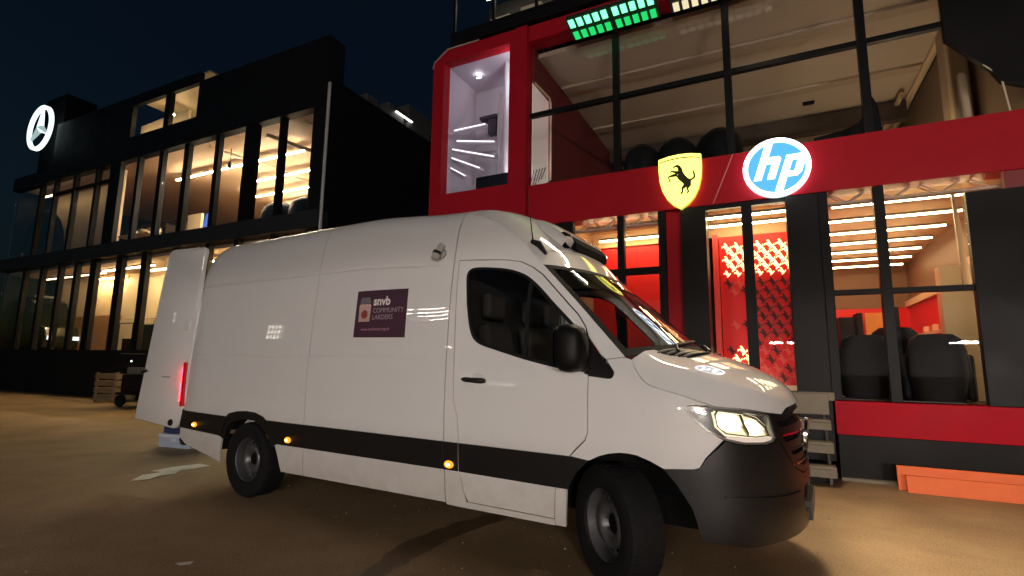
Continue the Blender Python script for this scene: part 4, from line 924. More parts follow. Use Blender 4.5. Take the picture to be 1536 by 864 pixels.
# floodlight bars on the upper beam
M_ = M
def flood(u0, u1, name, lab, col, hot, hous, dz=0.):
    T = thing(name, lab, "floodlight", RF((u0+u1)/2, 2.8, 6.45), "floodlight bars under the roof ledge")
    M = lambda fr: M_(lambda u, v, z: fr(u, v, z + dz))
    q = M(RF); q.vz([(2.52,6.60),(2.56,6.69),(2.98,6.60),(2.94,6.51)], u0-.04, u1+.04); q.build("lamp_housing", hous, T, bevel=.006)
    q = M(RF); q.tube([((u0+u1)/2,2.78,6.62),((u0+u1)/2,3.05,6.50)], .03, 8); q.build("bracket", FRAME, T)
    nrm = Vector((0, -.09, -.42)).normalized(); ax = Vector((0, .42, -.09)).normalized()
    for r_ in range(2):
        for k in range(10):
            u = u0 + (u1-u0)*(k+.5)/10 + (.02 if k >= 5 else -.02); c = Vector((u, 2.52, 6.60)) + ax*(.09 + .24*r_) + nrm*.006
            q = M(RF); e = Vector((.042, 0, 0)); f_ = ax*.075
            vs = [c-e-f_, c+e-f_, c+e+f_, c-e+f_]; q.add([tuple(p) for p in vs] + [tuple(p + nrm*.014) for p in vs], [(0,1,2,3),(7,6,5,4),(0,4,5,1),(1,5,6,2),(2,6,7,3),(3,7,4,0)])
            q.build("lamp", hot if r_ == 0 else col, T)
    return T
def flood_beam(name, u, energy, col, parent, dz=0.):
    p = Vector(RF(u, 2.70, 6.50 + dz)); d = Vector(RF(u+2.6, -.6, 0)) - p
    lamp(name, 'AREA', p, energy, col, parent, 1.2, d.to_track_quat('-Z', 'Y'), .25, R(85))
flood(1.90, 3.20, "floodlight_bar", "bar of twenty square green floodlights under the roof ledge", glow("green_lamp", (.02,1.,.22), .75), glow("green_lamp_hot", (.18,1.,.42), 2.2), mat("lamp_housing_dark", (.02,.05,.03), .4))
fw = flood(3.44, 4.74, "floodlight_bar", "bar of warm white floodlights at the top beside the green bar", glow("white_lamp", (1.,.85,.55), .9), glow("white_lamp_hot", (1.,.92,.66), 2.2), mat("lamp_housing_grey", (.04,.04,.04), .4))
flood_beam("flood_beam", 4.09, 115, (1., .80, .56), fw)
# roof terrace behind the ledge
for k in range(12):
    rb("terrace_post", FRAME, tbox(((-.6+.85*k,3.05,7.33),(-.55+.85*k,3.10,8.4))))
rb("terrace_rail", FRAME, tbox(((-.6,3.04,8.40),(9.4,3.11,8.46))))
rb("terrace_panel", mat("terrace_dark_panel", (.03,.03,.028), .5), tbox(((-.6,4.4,7.33),(9.4,4.5,8.9))))
rb("roof", FRAME, tbox(((-1.0,3.31,7.08),(9.5,10.6,7.30))))
for k in range(9):
    tag(rb("terrace_planter", mat("planter_cream", (.55,.50,.38), .6, var=.2), tbox(((-.45+.62*k,3.12,7.332),(-.05+.62*k,3.28,7.50 + .04*(k % 3)))), bevel=.01))
strip((-.4,3.95,8.7), (3.2,3.95,8.7), "terrace_fill_strip", "dim fill strip added over the roof terrace above the red frame", None, m=glow("terrace_fill_glow", (1,.85,.6), 14), w=.03)  # strip added to brighten the terrace planters
# furniture seen through the glass
def armchair(u, v, rot, z0, lab, grp, h=.78):
    T = thing("armchair", lab, "chair", RF(u, v, z0), grp); T.rotation_euler.z = .0782 + rot
    def pt(name, fn, **k):
        q = M(); fn(q); ob = q.build(name, BLKCH, None, **k); ob.location = ob.location; ob.parent = T; return ob
    pt("seat", tbox(((-.25,-.12,.02),(.25,.40,.42))), bevel=.10, seg=4)
    pt("backrest", lambda q: q.add([(x, y, z) for z, w, d in ((.02,.24,0),(.30,.30,-.02),(h*.75,.29,-.06),(h*.93,.25,-.09),(h,.17,-.11)) for x, y in [(w*math.cos(t)*(1 if abs(math.cos(t)) < .8 else .96), -.18+d+.10*math.sin(t)) for t in [2*math.pi*k/16 for k in range(16)]]],
        [[j*16+i, j*16+(i+1) % 16, (j+1)*16+(i+1) % 16, (j+1)*16+i] for j in range(4) for i in range(16)] + [list(range(64, 80)), list(range(15, -1, -1))]), smooth=55)
    pt("armrest", tbox(((-.34,-.20,.02),(-.25,.40,.55))), bevel=.04, seg=3); pt("armrest", tbox(((.25,-.20,.02),(.34,.40,.55))), bevel=.04, seg=3)
    return T
armchair(5.46, 3.50, .15, .915, "black high backed armchair by the left edge of the right showroom glass", "black armchairs in the showroom")
armchair(5.90, 4.05, 0, .915, "black armchair behind the middle mullion of the right showroom, tallest of the three", "black armchairs in the showroom", .90)
armchair(6.22, 3.48, -.15, .915, "black armchair in front of the lit column in the right showroom", "black armchairs in the showroom")
def pod(u, v, r_, h, lab):
    T = thing("tub_chair", lab, "chair", RF(u, v, 4.1), "black tub chairs upstairs")
    q = M(RF); q.grid(lambda a, t: (u + r_*(1-.25*max(0, t-.6))*math.cos(a)*(1-.55*max(0, (t-.85)/.15)), v + r_*.9*math.sin(a)*(1-.55*max(0, (t-.85)/.15)), 4.1 + h*t), [R(-200 + 11.6*k) for k in range(20)], [0, .3, .6, .8, .88, .94, 1.]); q.build("shell", BLKCH, T, smooth=60, solid=.06)
    q = M(RF); q.lathe([(0,.46),(r_*.8,.46),(r_*.86,.40),(r_*.86,0)], (u, v, 4.1), (0,0,1), 20); q.build("seat", BLKCH, T, smooth=50)
    q = M(RF); q.box((u-.13, v-r_*.55, 4.1+h*.66), (u+.13, v-r_*.50, 4.1+h*.74)); q.build("cushion", CREAM, T, bevel=.01)
pod(2.66, 4.1, .30, .90, "black tub chair left of the shield sign behind the upper glass")
pod(3.22, 4.25, .33, .97, "black tub chair above the shield sign behind the upper glass")
pod(3.88, 4.30, .36, 1.03, "large black tub chair above the round sign behind the upper glass")
CH = thing("chaise", "black chaise longue with upswept back to the right of the round sign upstairs", "chair", RF(5.5, 3.9, 4.1))
rb("frame", BLKCH, lambda q: q.uz([(5.16,4.48),(5.50,4.52),(5.70,4.60),(5.80,4.78),(5.83,4.93),(5.87,4.94),(5.92,4.80),(5.95,4.42),(5.16,4.38)], 3.6, 4.1), parent=CH, bevel=.02)
rb("leg", FRAME, lambda q: q.tube([(5.25,3.7,4.1),(5.25,3.7,4.40)], .02, 6), parent=CH); rb("leg", FRAME, lambda q: q.tube([(5.85,3.9,4.1),(5.85,3.9,4.42)], .02, 6), parent=CH)
strip((6.2,5.2,4.5), (6.55,5.2,4.5), "side_lamp", "small bright wall lamp at the right end of the upper floor", None, m=glow("lamp_spot", (1,.72,.34), 120), w=.05, cat="lamp")
for (a, b, lab, st_) in (((6.55,4.2),(6.55,8.2),"unseen warm uplight strip added on the upper floor along its right side",24),((2.0,5.2),(5.8,5.2),"unseen warm uplight strip added on the upper floor behind the tub chairs",2.5)):
    T = thing("uplight_fill", lab, "light strip", RF((a[0]+b[0])/2, (a[1]+b[1])/2, 4.1), "added uplights on the upper floor")  # uplights added out of sight to brighten the upper ceiling
    rb("channel", ALU, tbox(((a[0]-.05,a[1]-.05,4.102),(b[0]+.05,b[1]+.05,4.14))), parent=T)
    rb("diffuser", glow("upper_fill_glow_%d" % st_, (1,.76,.50), st_), tbox(((a[0]-.035,a[1]-.035,4.142),(b[0]+.035,b[1]+.035,4.16))), parent=T)
CB = thing("display_cabinet", "dark tall cabinet at the back of the right showroom", "cabinet", RF(6.0, 8.0, .915))
rb("carcass", BLKCH, tbox(((5.72,7.9,.915),(5.98,8.4,2.30)), ((6.02,7.9,.915),(6.12,8.4,2.38))), parent=CB); rb("door_panel", FRAME, tbox(((5.74,7.87,.95),(5.96,7.90,2.25))), parent=CB)
PO = thing("lit_picture", "orange picture panel at the back of the right showroom", "picture", RF(6.5, 8.2, 1.4))
rb("panel", mat("orange_print", (.85,.30,.06), .5, var=.4, vscale=3), tbox(((6.20,8.2,1.35),(6.62,8.25,2.40))), parent=PO); rb("edge_strip", FRAME, tbox(((6.66,8.15,.92),(6.76,8.25,2.5))), parent=PO)
CT = thing("bar_counter", "red bar counter with glassware along the right showroom wall", "counter", RF(7.0, 6.4, .915))
rb("front", REDD, tbox(((6.82,5.6,.915),(7.18,7.6,1.85))), parent=CT); rb("worktop", CREAM, tbox(((6.78,5.55,1.852),(7.2,7.65,1.90))), parent=CT)
for k in range(6): rb("tumbler", mat("glassware", (.75,.6,.45), .2), lambda q: q.lathe([(0,0),(.035,0),(.045,.12)], (6.9 + .05*(k % 2), 5.75+.28*k, 1.902), (0,0,1), 10), parent=CT)
# steps and ramp boards outside
ST = thing("metal_steps", "worn aluminium steps leading up to the glass doors", "steps", RF(4.75, 2.6, 0))
for k in range(3):
    v_ = 2.46 + .16*k; z = .21 + .24*k
    t = rb("tread", ALU, tbox(((4.30,v_,z-.03),(5.05,v_+.22,z))), parent=ST, bevel=.005)
    rb("nosing", ALU, tbox(((4.30,v_-.006,z-.115),(5.05,v_+.012,z-.031))), parent=ST, bevel=.004)
rb("riser", BLACKP, tbox(((4.30,2.70,.0),(5.05,2.715,.20)), ((4.30,2.86,.22),(5.05,2.875,.66)))  , parent=ST)
rb("landing_front", ALU, tbox(((4.30,2.90,.74),(5.05,2.93,.985))), parent=ST, bevel=.005)
for u in (4.34, 4.985): rb("stringer", mat("stringer_dark", (.10,.085,.07), .5, .3), lambda q: q.vz([(2.60,.0),(2.68,.0),(2.985,.72),(2.985,.80),(2.95,.80),(2.60,.10)], u, u+.028), parent=ST)
rb("top_plate", ALU, tbox(((4.18,2.99,.93),(4.73,3.0,.99)), ((4.735,2.965,.905),(5.12,2.985,1.0))), parent=ST)
for a, b, v0, v1, z, lab in ((5.63,9.0,2.705,2.745,.25,"taller orange board leaning along the black plinth"), (5.69,9.0,2.60,2.64,.17,"lower orange board in front of the taller one on the ground")):
    q = M(RF); q.vz([(v0,0),(v0+.035,0),(v1+.035,z),(v1,z)], a, b); tag(q.build("ramp_board", ORANGE, bevel=.004), lab, "ramp board", "orange boards by the plinth")

# ------------------------------------------------------------------ glass building on the left
LB = thing("glass_pavilion", "dark two storey glass pavilion with lit rooms behind the van on the left", "building", LF(-8, 0, 0))
def lb(name, m, fn, parent=None, **k):
    q = M(LF); fn(q); return q.build(name, m, parent or LB, **k)
LM = mat("frame_charcoal", (.007,.007,.008), .5, var=.2, spec=.15)
lb("sill_wall", CHAR, tbox(((-18.2,-.02,0),(0,.2,1.53))), bevel=.01)
lb("floor_band", mat("band_charcoal", (.028,.030,.034), .5, var=.2, vscale=1.2, spec=.2), tbox(((-18.2,-.12,4.72),(0,.25,5.20))), bevel=.01)
lb("head_band", CHAR, tbox(((-18.0,-.04,8.17),(0,.25,8.72))), bevel=.01)
lb("side_wall", BLACKP, tbox(((-.10,.26,0),(0,12.0,8.98))))
lb("corner_post", CHAR, tbox(((-.52,-.02,1.53),(-.02,.25,4.72)), ((-.52,-.02,5.20),(-.02,.25,8.17))), bevel=.01)
lb("corner_trim", mat("trim_light_grey", (.55,.55,.55), .4), lambda q: q.tube([(.06,-.05,.0),(.06,-.05,8.75)], .045, 8), smooth=50)
lb("roof", CHAR, tbox(((-18.0,.26,8.40),(-.10,12.0,8.70))))
lb("upper_floor", FLOORM, tbox(((-18.0,.26,4.95),(-.10,12.0,5.16))))
lb("upper_ceiling", TAN, tbox(((-17.9,.26,8.26),(-.10,11.9,8.39))))
lb("ground_ceiling", TAN, tbox(((-17.9,.26,4.60),(-.10,11.9,4.70))))
lb("ground_floor", FLOORM, tbox(((-18.0,.21,1.35),(-.10,12.0,1.50))))
lb("upper_back_wall", mat("brown_back_wall", (.34,.26,.18), .7, var=.15, vscale=.8), tbox(((-18.0,7.4,5.16),(-.10,7.5,8.26))))
lb("ground_back_wall", CREAM, tbox(((-18.0,1.9,1.50),(-12.4,2.0,4.60)), ((-12.4,1.95,1.50),(-8.0,2.05,4.60)), ((-8.0,4.4,1.50),(-.10,4.5,4.60))))
lb("end_wall", CHAR, tbox(((-18.1,.2,0),(-18.0,12.0,8.7))))
# mullions and panes
UM = [(-1.88,-1.66),(-3.36,-2.80),(-4.73,-4.50),(-6.30,-6.02),(-7.66,-7.40),(-8.95,-8.75),(-10.62,-9.92),(-11.60,-11.40),(-13.15,-12.95),(-14.62,-14.45),(-15.75,-15.55)]
for a, b in UM: lb("mullion", LM, tbox(((a+.02,-.0,5.20),(b-.02,.16,8.17))), bevel=.008)
ed = [-.52] + [x for a, b in UM for x in (b-.02, a+.02)] + [-17.9]
for i in range(0, len(ed), 2): lb("window_pane", PANE, tbox(((ed[i+1],.08,5.20),(ed[i],.088,8.17))))
GMU = [(-1.9,-1.7),(-3.4,-3.2),(-4.7,-4.5),(-6.3,-6.1),(-7.98,-7.67),(-9.45,-9.10),(-11.1,-10.7),(-12.2,-11.98),(-13.35,-13.15),(-14.7,-14.5),(-16.1,-15.9)]
for a, b in GMU: lb("mullion", LM, tbox(((a,-.0,1.53),(b,.16,4.72))), bevel=.008)
ed = [-.52] + [x for a, b in GMU for x in (b, a)] + [-17.9]
for i in range(0, len(ed), 2): lb("window_pane", PANE, tbox(((ed[i+1],.08,1.53),(ed[i],.088,4.72))))
for a, b in ((-11.40,-9.92-.7),(-12.95,-11.60),(-14.45,-13.15)): lb("upper_transom", LM, tbox(((a,.02,7.55),(b,.13,7.66))))
lb("ceiling_joist", mat("joist_light", (.62,.46,.30), .6), lambda q: (q.tube([(-2.9,.4,8.0),(-2.3,3.4,8.0)], .07, 6), q.tube([(-1.3,.4,8.12),(-.7,4.4,8.12)], .05, 6), q.tube([(-5.6,.4,8.12),(-5.0,6.4,8.12)], .05, 6)), smooth=50)
lb("room_column", CREAM, tbox(((-11.3,.35,5.17),(-10.9,.7,8.25))))
lb("wall_shelving", mat("shelf_brown", (.10,.07,.05), .6), lambda q: [q.box((-16.2+.95*i,3.6,5.5+.6*j),(-16.15+.95*i,4.0,6.05+.6*j)) for i in range(6) for j in range(3)] + [q.box((-16.2,3.6,5.45+.6*j),(-11.4,4.0,5.50+.6*j)) for j in range(4)])
lb("bright_panel", CREAM, tbox(((-11.1,3.2,5.17),(-10.2,3.3,7.2))))
lb("picture_frame", mat("frame_light", (.6,.5,.4), .5), tbox(((-12.6,3.5,5.6),(-11.7,3.55,6.5))))
lb("wall_cabinet", mat("cabinet_cream", (.74,.60,.40), .5), lambda q: (q.box((-12.3,1.80,2.75),(-10.72,1.94,4.35)), q.box((-10.70,1.80,2.75),(-9.0,1.94,4.35)), q.box((-12.3,1.76,1.52),(-10.6,1.94,2.72)), q.box((-10.58,1.76,1.52),(-9.0,1.94,2.72))), bevel=.01)
lb("counter", mat("dark_counter", (.03,.04,.035), .4), tbox(((-9.6,1.0,1.5),(-7.6,1.4,2.45))), bevel=.02)
lb("counter_rail", FRAME, lambda q: (q.tube([(-10.6,.9,1.5),(-10.6,.9,2.5),(-9.7,.9,2.5),(-9.7,.9,1.5)], .03, 6), q.box((-10.2,.85,1.5),(-9.8,1.0,1.95))))
lb("wall_slot", FRAME, tbox(((-11.1,1.78,3.55),(-10.9,1.798,4.05))))
lb("timber_panel", mat("timber_panel", (.42,.22,.09), .5, var=.2, vscale=3), tbox(((-17.9,1.78,1.5),(-12.45,1.88,2.95))))
lb("upper_side_panel", CREAM, tbox(((-17.9,1.25,5.17),(-13.0,1.32,8.2))))
# rooftop storey with the lit kiosk opening
lb("roof_screen", CHAR, tbox(((-5.85,.0,8.74),(-.12,.15,10.25)), ((-15.0,.0,8.74),(-9.6,.15,10.6)), ((-9.6,.0,8.74),(-5.85,.15,9.02)), ((-9.6,.0,10.22),(-5.85,.15,10.6))))
lb("roof_screen_side", CHAR, tbox(((-.27,.15,8.74),(-.12,.6,10.25))))
lb("kiosk_post", LM, tbox(((-7.62,-.01,9.02),(-7.35,.14,10.22))))
lb("kiosk_shell", mat("kiosk_wall", (.60,.45,.28), .6), tbox(((-9.9,3.4,8.74),(-5.6,3.5,10.6)), ((-9.9,.15,10.60),(-5.6,3.5,10.66))))
lb("kiosk_counter", CREAM, lambda q: (q.uz([(-9.6,8.74),(-8.1,8.74),(-8.1,9.80),(-9.95,9.72),(-9.95,9.45)], .5, .6), q.box((-7.95,.5,8.74),(-7.15,.6,9.80))))
lb("sign_tower", mat("tower_black", (.005,.005,.006), .6, spec=.1), tbox(((-17.6,.5,8.74),(-15.9,1.6,12.4))))
SGN = thing("star_sign", "glowing white three pointed star in a ring on the dark roof corner", "sign", LF(-16.1, -.2, 9.6))
WS = glow("star_white", (.82, 1., .97), 1.6); WSD = glow("star_dim", (.60, .85, .82), .55)
cS = (-16.1, 10.60); rS = .96
q = M(LF); annulus(q, rS*.86, rS, -.20, -.08, 56, cS); q.build("sign_ring", WS, SGN)
for k in range(3):
    a = R(90+120*k); p = (cS[0]+rS*.88*math.cos(a), cS[1]+rS*.88*math.sin(a))
    for j, (sd_, m_) in enumerate(((-1, WS), (1, WS if k == 0 else WSD))):
        b = a + sd_*R(60); q = M(LF)
        q.add([(p[0],-.16,p[1]),(cS[0]+.17*math.cos(b),-.16,cS[1]+.17*math.sin(b)),(cS[0],-.26,cS[1]),(p[0],-.08,p[1]),(cS[0]+.17*math.cos(b),-.08,cS[1]+.17*math.sin(b)),(cS[0],-.08,cS[1])],
              [(0,1,2),(3,5,4),(0,3,4,1),(1,4,5,2),(2,5,3,0)]); q.build("star_arm", m_, SGN)
# lights inside
for k, (v_, a, b, w_) in enumerate(((1.75,-9.6,-2.7,"front"), (3.1,-7.3,-3.8,"second"), (4.4,-9.0,-5.3,"third"), (5.7,-9.0,-5.6,"rear"))):
    strip((a,v_,8.02),(b,v_,8.02), "light_strip", f"{w_} ceiling light strip on the upper floor of the dark glass pavilion", "upstairs strips of the glass pavilion", LF, glow("warm_led_strip_left", (1.,.82,.55), 330), .026)
for k, (v_, a, b) in enumerate(((1.15,-9.9,-8.2), (.9,-6.5,-1.5), (2.0,-6.5,-1.5), (3.1,-6.5,-1.5), (1.6,-14.6,-12.2))):
    strip((a,v_,4.40),(b,v_,4.40), "light_strip", ["ceiling light strip over the cream cabinets on the pavilion's ground floor", "front ceiling strip hidden behind the van's opened rear door", "middle ceiling strip hidden behind the van's opened rear door", "rear ceiling strip hidden behind the van's opened rear door", "ceiling strip over the timber panel at the pavilion's far end"][k],
          "ground floor strips of the glass pavilion", LF, glow("warm_led_strip_ground", (1.,.70,.32), 115), .045)
for (a, b, v_, z, st_, lab) in ((-12.2,-9.0,.95,4.52,64,"added fill strip above the cream cabinets on the pavilion's ground floor"),(-17.6,-12.6,1.2,4.52,9,"dim added fill strip over the timber panel on the pavilion's ground floor"),(-6.5,-.5,3.9,4.52,6,"added fill strip behind the van's rear door on the pavilion's ground floor"),(-17.6,-13.2,.75,8.05,9,"dim added fill strip over the pale panel at the far end upstairs")):
    strip((a,v_,z),(b,v_,z), "wall_fill_strip", lab, "added fill strips of the pavilion", LF, glow("wall_fill_glow_%d" % int(st_*10), (1.,.74,.40), st_), .045)  # strips added to brighten the pavilion's walls and cabinets
KU = thing("kiosk_fill_strip", "added fill strip behind the sill of the rooftop kiosk", "light strip", LF(-8.6, .25, 9.03))  # hidden strip added to brighten the kiosk's cream panels
lb("diffuser", glow("kiosk_fill_glow", (1.,.80,.48), 24), tbox(((-9.9,.20,9.046),(-7.2,.26,9.055))), parent=KU); lb("channel", FRAME, tbox(((-9.92,.18,9.025),(-7.18,.28,9.045))), parent=KU)
strip((-8.9,.9,10.1),(-8.6,1.3,10.1), "kiosk_lamp", "left lamp in the lit rooftop kiosk", "rooftop kiosk lamps", LF, glow("kiosk_lamp_glow", (1.,.80,.45), 130), .08, "lamp")
strip((-6.5,.9,9.5),(-6.2,1.3,9.5), "kiosk_lamp", "right lamp in the lit rooftop kiosk", "rooftop kiosk lamps", LF, glow("kiosk_lamp_glow", (1.,.80,.45), 130), .08, "lamp")
for (u, v, z, lab) in ((-5.4, 1.0, 7.55, "left"), (-1.1, 1.0, 7.65, "right")):
    T = thing("pendant_lamp", f"small black pendant spot on the {lab} of the pavilion's upper floor", "lamp", LF(u, v, z), "pendant spots upstairs")
    q = M(LF); q.tube([(u,v,z+.12),(u,v,8.26)], .012, 6); q.build("cord", FRAME, T)
    q = M(LF); q.lathe([(0,.22),(.06,.22),(.06,0),(.05,0)], (u,v,z), (0,0,1), 12); q.build("shade", FRAME, T)
    q = M(LF); q.lathe([(0,.02),(.05,.02),(.05,.01),(0,.01)], (u,v,z), (0,0,1), 12); q.build("bulb", glow("pendant_bulb", (1,.85,.6), 6), T)
# things inside the glass pavilion
SF = thing("lounge_sofa", "dark rounded lounge sofa upstairs near the pavilion's right corner", "sofa", LF(-2.3, 1.2, 5.16))
for u in (-3.1, -1.9): lb("back", BLKCH, lambda q: q.lathe([(0,0),(.55,0),(.62,.3),(.55,.75),(.3,.95),(0,1.0)], (u, 1.3, 5.17), (0,0,1), 18), parent=SF, smooth=60)
lb("seat", CREAM, tbox(((-3.4,.75,5.17),(-.8,1.0,5.55))), parent=SF, bevel=.06)
BD = thing("blue_banner", "bright blue draped cloth behind the upper glass of the pavilion", "banner", LF(-7.2, 1.6, 5.2))
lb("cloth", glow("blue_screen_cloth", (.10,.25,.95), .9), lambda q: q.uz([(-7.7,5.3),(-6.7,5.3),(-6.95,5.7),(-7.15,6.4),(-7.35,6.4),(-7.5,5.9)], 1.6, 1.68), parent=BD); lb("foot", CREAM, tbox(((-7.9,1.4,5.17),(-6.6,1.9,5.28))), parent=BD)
TB = thing("dining_table", "low pale table with bowls upstairs left of the blue cloth", "table", LF(-9.9, 1.0, 5.16))
lb("table_top", CREAM, tbox(((-10.8,.6,5.62),(-8.9,1.4,5.68))), parent=TB); lb("leg", FRAME, tbox(((-9.9,.9,5.17),(-9.7,1.1,5.62))), parent=TB)
for u in (-10.4, -9.8, -9.2): lb("bowl", CREAM, lambda q: q.lathe([(0,0),(.10,0),(.22,.14),(.20,.20),(0,.22)], (u,.95,5.682), (0,0,1), 14), parent=TB, smooth=60)
DM = thing("dome_seat", "large dark dome shaped seat behind the far upper glass of the pavilion", "seat", LF(-16.6, .7, 5.17))
lb("hood", DARK, lambda q: q.grid(lambda a, t: (-16.6 + 1.3*math.cos(a)*math.sin(t), .70 + .50*math.sin(a)*math.sin(t), 5.17 + 2.2*math.cos(t)**.8), [R(15*k) for k in range(25)], [R(7.5*k) for k in range(13)]), parent=DM, smooth=80)
lb("pad", CREAM, tbox(((-17.1,.22,5.17),(-16.3,.5,5.5))), parent=DM)
MV = thing("display_van", "dark vehicle standing behind the ground floor glass at the pavilion's far end", "van", LF(-17, 1.3, 1.5))
lb("body", mat("dark_green_paint", (.010,.016,.014), .2, coat=1.), lambda q: q.uz([(-18.0,1.62),(-15.3,1.62),(-15.25,2.1),(-15.4,2.45),(-16.2,2.65),(-16.75,3.55),(-17.0,3.66),(-18.0,3.68)], .6, 1.9), parent=MV, bevel=.08, seg=3)
lb("windscreen", VGLASS, lambda q: q.add([(-16.16,.75,2.70),(-16.16,1.75,2.70),(-16.70,1.75,3.50),(-16.70,.75,3.50)], [(0,1,2,3)]), parent=MV)
for v_ in (.72, 1.5): lb("headlight", glow("display_glint", (.9,1.,1.), 2.0), tbox(((-15.27,v_,1.95),(-15.22,v_+.28,2.1))), parent=MV, bevel=.01)  # lamps glow to give the dark vehicle glints
lb("glint_trim", CHROME, lambda q: (q.tube([(-16.15,.72,2.70),(-16.70,.72,3.52)], .025, 6), q.tube([(-16.15,.60,2.66),(-15.42,.60,2.47)], .02, 6)), parent=MV)  # chrome lines added as glints along the dark body
lb("roof_rack", mat("rack_grey", (.4,.4,.38), .5), tbox(((-18.0,.9,3.75),(-17.2,1.6,3.85))), parent=MV)
for u in (-15.9, -17.6): lb("wheel", RUBBER, lambda q: q.lathe([(0,0),(.2,0),(.33,.02),(.34,.1),(.34,.2),(0,.2)], (u,.55,1.84), (0,1,0), 24), parent=MV, smooth=40)
# roof clutter beyond the side wall
RC = thing("roof_plant", "pale ventilation units on the pavilion roof beyond the black side wall", "roof unit", LF(-1.0, 3, 9.0))
for k, (v_, w_, h_) in enumerate(((1.6,.5,.35),(2.6,.8,.55),(3.6,1.4,.95))): lb("housing", mat("plant_grey", (.08,.078,.075), .6, var=.3), lambda q: q.box((-.9,v_,8.72),(-.15,v_+w_,9.0+h_)), parent=RC, bevel=.05)
strip((-.1,2.9,9.32),(-.1,3.75,9.62) if False else (-.1,3.75,9.32), "roof_lamp", "small white light bar on the roof above the black side wall", None, LF, glow("roof_bar", (1,.95,.85), 6), .03, "lamp")

# ------------------------------------------------------------------ loose things in the yard behind the van
def crate(name, c, sx, sy, h, rot, m, m2, lab):
    T = thing(name, lab, "crate", c); T.rotation_euler.z = rot
    for nm, a, b in (("base", (-sx,-sy,0), (sx,sy,.03)),):
        q = M(); q.box(a, b); o = q.build(nm, m); o.parent = T; o.location = Vector((0,0,0)) + o.location
    for nm, a, b in (("side", (-sx,-sy,.031),(-sx+.02,sy,h)), ("side", (sx-.02,-sy,.031),(sx,sy,h)), ("side", (-sx+.021,-sy,.031),(sx-.021,-sy+.02,h)), ("side", (-sx+.021,sy-.02,.031),(sx-.021,sy,h))):
        q = M(); q.box(a, b); o = q.build(nm, m, bevel=.004); o.parent = T
    q = M(); q.box((-sx-.012,-sy-.012,h-.05),(sx+.012,sy+.012,h-.005)); o = q.build("rim", m2, bevel=.006); o.parent = T
    q = M(); q.box((-.05,-sy-.016,h*.45),(.05,-sy-.013,h*.7)); o = q.build("handle_slot", m2); o.parent = T
    return T
BLUE = mat("blue_crate_plastic", (.03,.05,.13), .45, var=.15); PBL = mat("pale_crate_plastic", (.42,.50,.62), .5, var=.15)
crate("storage_crate", (-3.50,.30,.0), .30, .22, .19, .25, PBL, mat("pale_crate_rim", (.60,.66,.74), .5), "pale blue plastic crate on the ground under the van's open rear door")
crate("storage_crate", (-3.50,.32,.195), .28, .20, .36, .25, BLUE, mat("blue_crate_rim", (.05,.08,.19), .5), "dark blue plastic crate stacked on the pale crate under the rear door")
WC = thing("wooden_crate", "slatted wooden crate against the dark wall left of the van", "crate", (-13.4, 3.2, 0)); WC.rotation_euler.z = .15; WC.scale = (.85, .85, .85)
WOOD = mat("pale_crate_wood", (.24,.18,.11), .7, var=.25, vscale=14)
for s_ in (-1, 1):
    for k in range(4): q = M(); q.box((-.55, s_*.36, .06+.24*k), (.55, s_*.36+.02*s_, .23+.24*k)); o = q.build("slat", WOOD); o.parent = WC
    for t in (-1, 1): q = M(); q.box((t*.50-.04, s_*.31, 0), (t*.50+.04, s_*.355, 1.0)); o = q.build("corner_batten", WOOD); o.parent = WC
    for k in range(4): q = M(); q.box((s_*.552, -.34, .06+.24*k), (s_*.572, .34, .23+.24*k)); o = q.build("slat", WOOD); o.parent = WC
TR = thing("equipment_trolley", "black wheeled trolley loaded with dark cases beside the open rear door", "trolley", (-10.85, 3.0, 0)); TR.rotation_euler.z = .3
def trp(name, m, fn, **k):
    q = M(); fn(q); o = q.build(name, m, **k); o.parent = TR; return o
trp("deck", FRAME, tbox(((-.7,-.4,.32),(.7,.4,.38))), bevel=.01)
trp("case", BLKCH, tbox(((-.6,-.36,.385),(.55,.36,.85))), bevel=.03); trp("case", mat("case_grey", (.16,.15,.14), .5), tbox(((-.5,-.32,.855),(.3,.32,1.05))), bevel=.03); trp("case", BLKCH, tbox(((-.75,-.38,1.055),(.5,.35,1.40))), bevel=.03)
trp("push_handle", STEEL, lambda q: q.tube([(.68,-.35,.38),(.72,-.35,1.1),(.72,.35,1.1),(.68,.35,.38)], .02, 8), smooth=50)
for x in (-.55, .5):
    for y in (-.36, .36): trp("wheel", RUBBER, lambda q: q.lathe([(0,-.04),(.06,-.05),(.15,-.04),(.16,0),(.15,.04),(.06,.05),(0,.04)], (x,y,.16), (0,1,0), 20), smooth=50)
trp("lamp_lens", glow("small_lens", (1,.95,.9), 3), lambda q: q.lathe([(0,0),(.03,0),(.02,.02),(0,.02)], (-.3,-.37,1.2), (0,-1,0), 10))

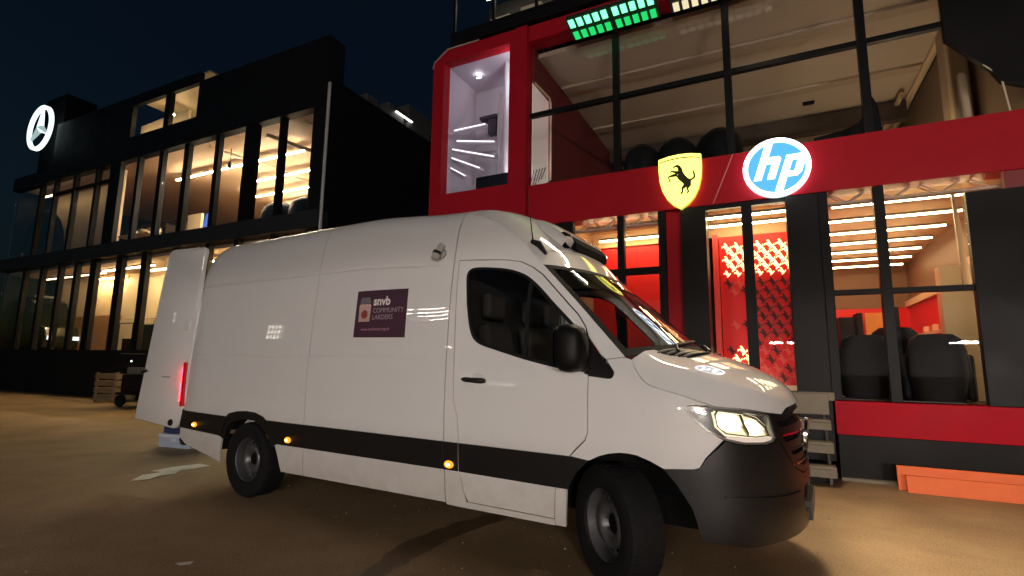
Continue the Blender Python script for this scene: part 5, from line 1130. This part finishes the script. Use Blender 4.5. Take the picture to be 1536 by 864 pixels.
# ------------------------------------------------------------------ the lit pavilion across the yard, behind the camera (its strips show as reflections on the van)
OF = frame((0, -13.5), 0.05)
OB = thing("open_pavilion", "lit open fronted pavilion across the yard, mirrored in the van's paint", "building", OF(0, 0, 0))
def ob_(name, m, fn, **k):
    q = M(OF); fn(q); return q.build(name, m, OB, **k)
ob_("roof_slab", CHAR, tbox(((-28,-7,6.0),(14,.6,6.4)))); ob_("back_wall", mat("opposite_back", (.02,.02,.02), .8), tbox(((-28,-7,0),(14,-6.9,6.0)))); ob_("deck", DARK, tbox(((-28,-6.9,.02),(14,0,.5))))
ob_("front_upstand", CHAR, tbox(((-28,.0,.02),(14,.15,1.0))))
for k in range(8): ob_("post", FRAME, tbox(((-14+4*k-.08,.0,1.0),(-14+4*k+.08,.15,6.0))))
for k, (u0, u1, v_, z) in enumerate(((-12.5,-8.6,-.6,5.7),(-12.5,-8.6,-1.5,5.7),(-12.5,-8.6,-2.4,5.7),(-12.5,-8.6,-3.5,5.7),(-12.5,-8.6,-5.8,4.2),(5.5,6.9,-.8,2.3),(5.5,6.9,-1.9,2.3),(11.9,13.7,-.8,2.3),(11.9,13.7,-1.9,2.3))):
    strip((u0,v_,z),(u1,v_,z), "light_strip", f"light strip or added key strip of the open pavilion across the yard, {(ORD + ['ninth', 'tenth'])[k]} along", "strips of the pavilion across the yard", OF, LEDO2 if u0 < -8 else LEDO3 if u0 > 8 else LEDO, .012)  # low bright strips are key lights placed out of view for the van's side
for (u0, u1, z0, z1) in ((-26.2,-24.6,4.6,5.8),):
    ob_("lit_window", glow("far_window_glow", (1.,.90,.74), 6), tbox(((u0,-3.05,z0),(u1,-3.0,z1))))
    for k in range(5): ob_("window_bar", FRAME, tbox(((u0+(u1-u0)*k/4-.05,-2.99,z0-.05),(u0+(u1-u0)*k/4+.05,-2.93,z1+.05))))
    for k in range(4): ob_("window_rail", FRAME, tbox(((u0,-2.925,z0+(z1-z0)*k/3-.04),(u1,-2.88,z0+(z1-z0)*k/3+.04))))
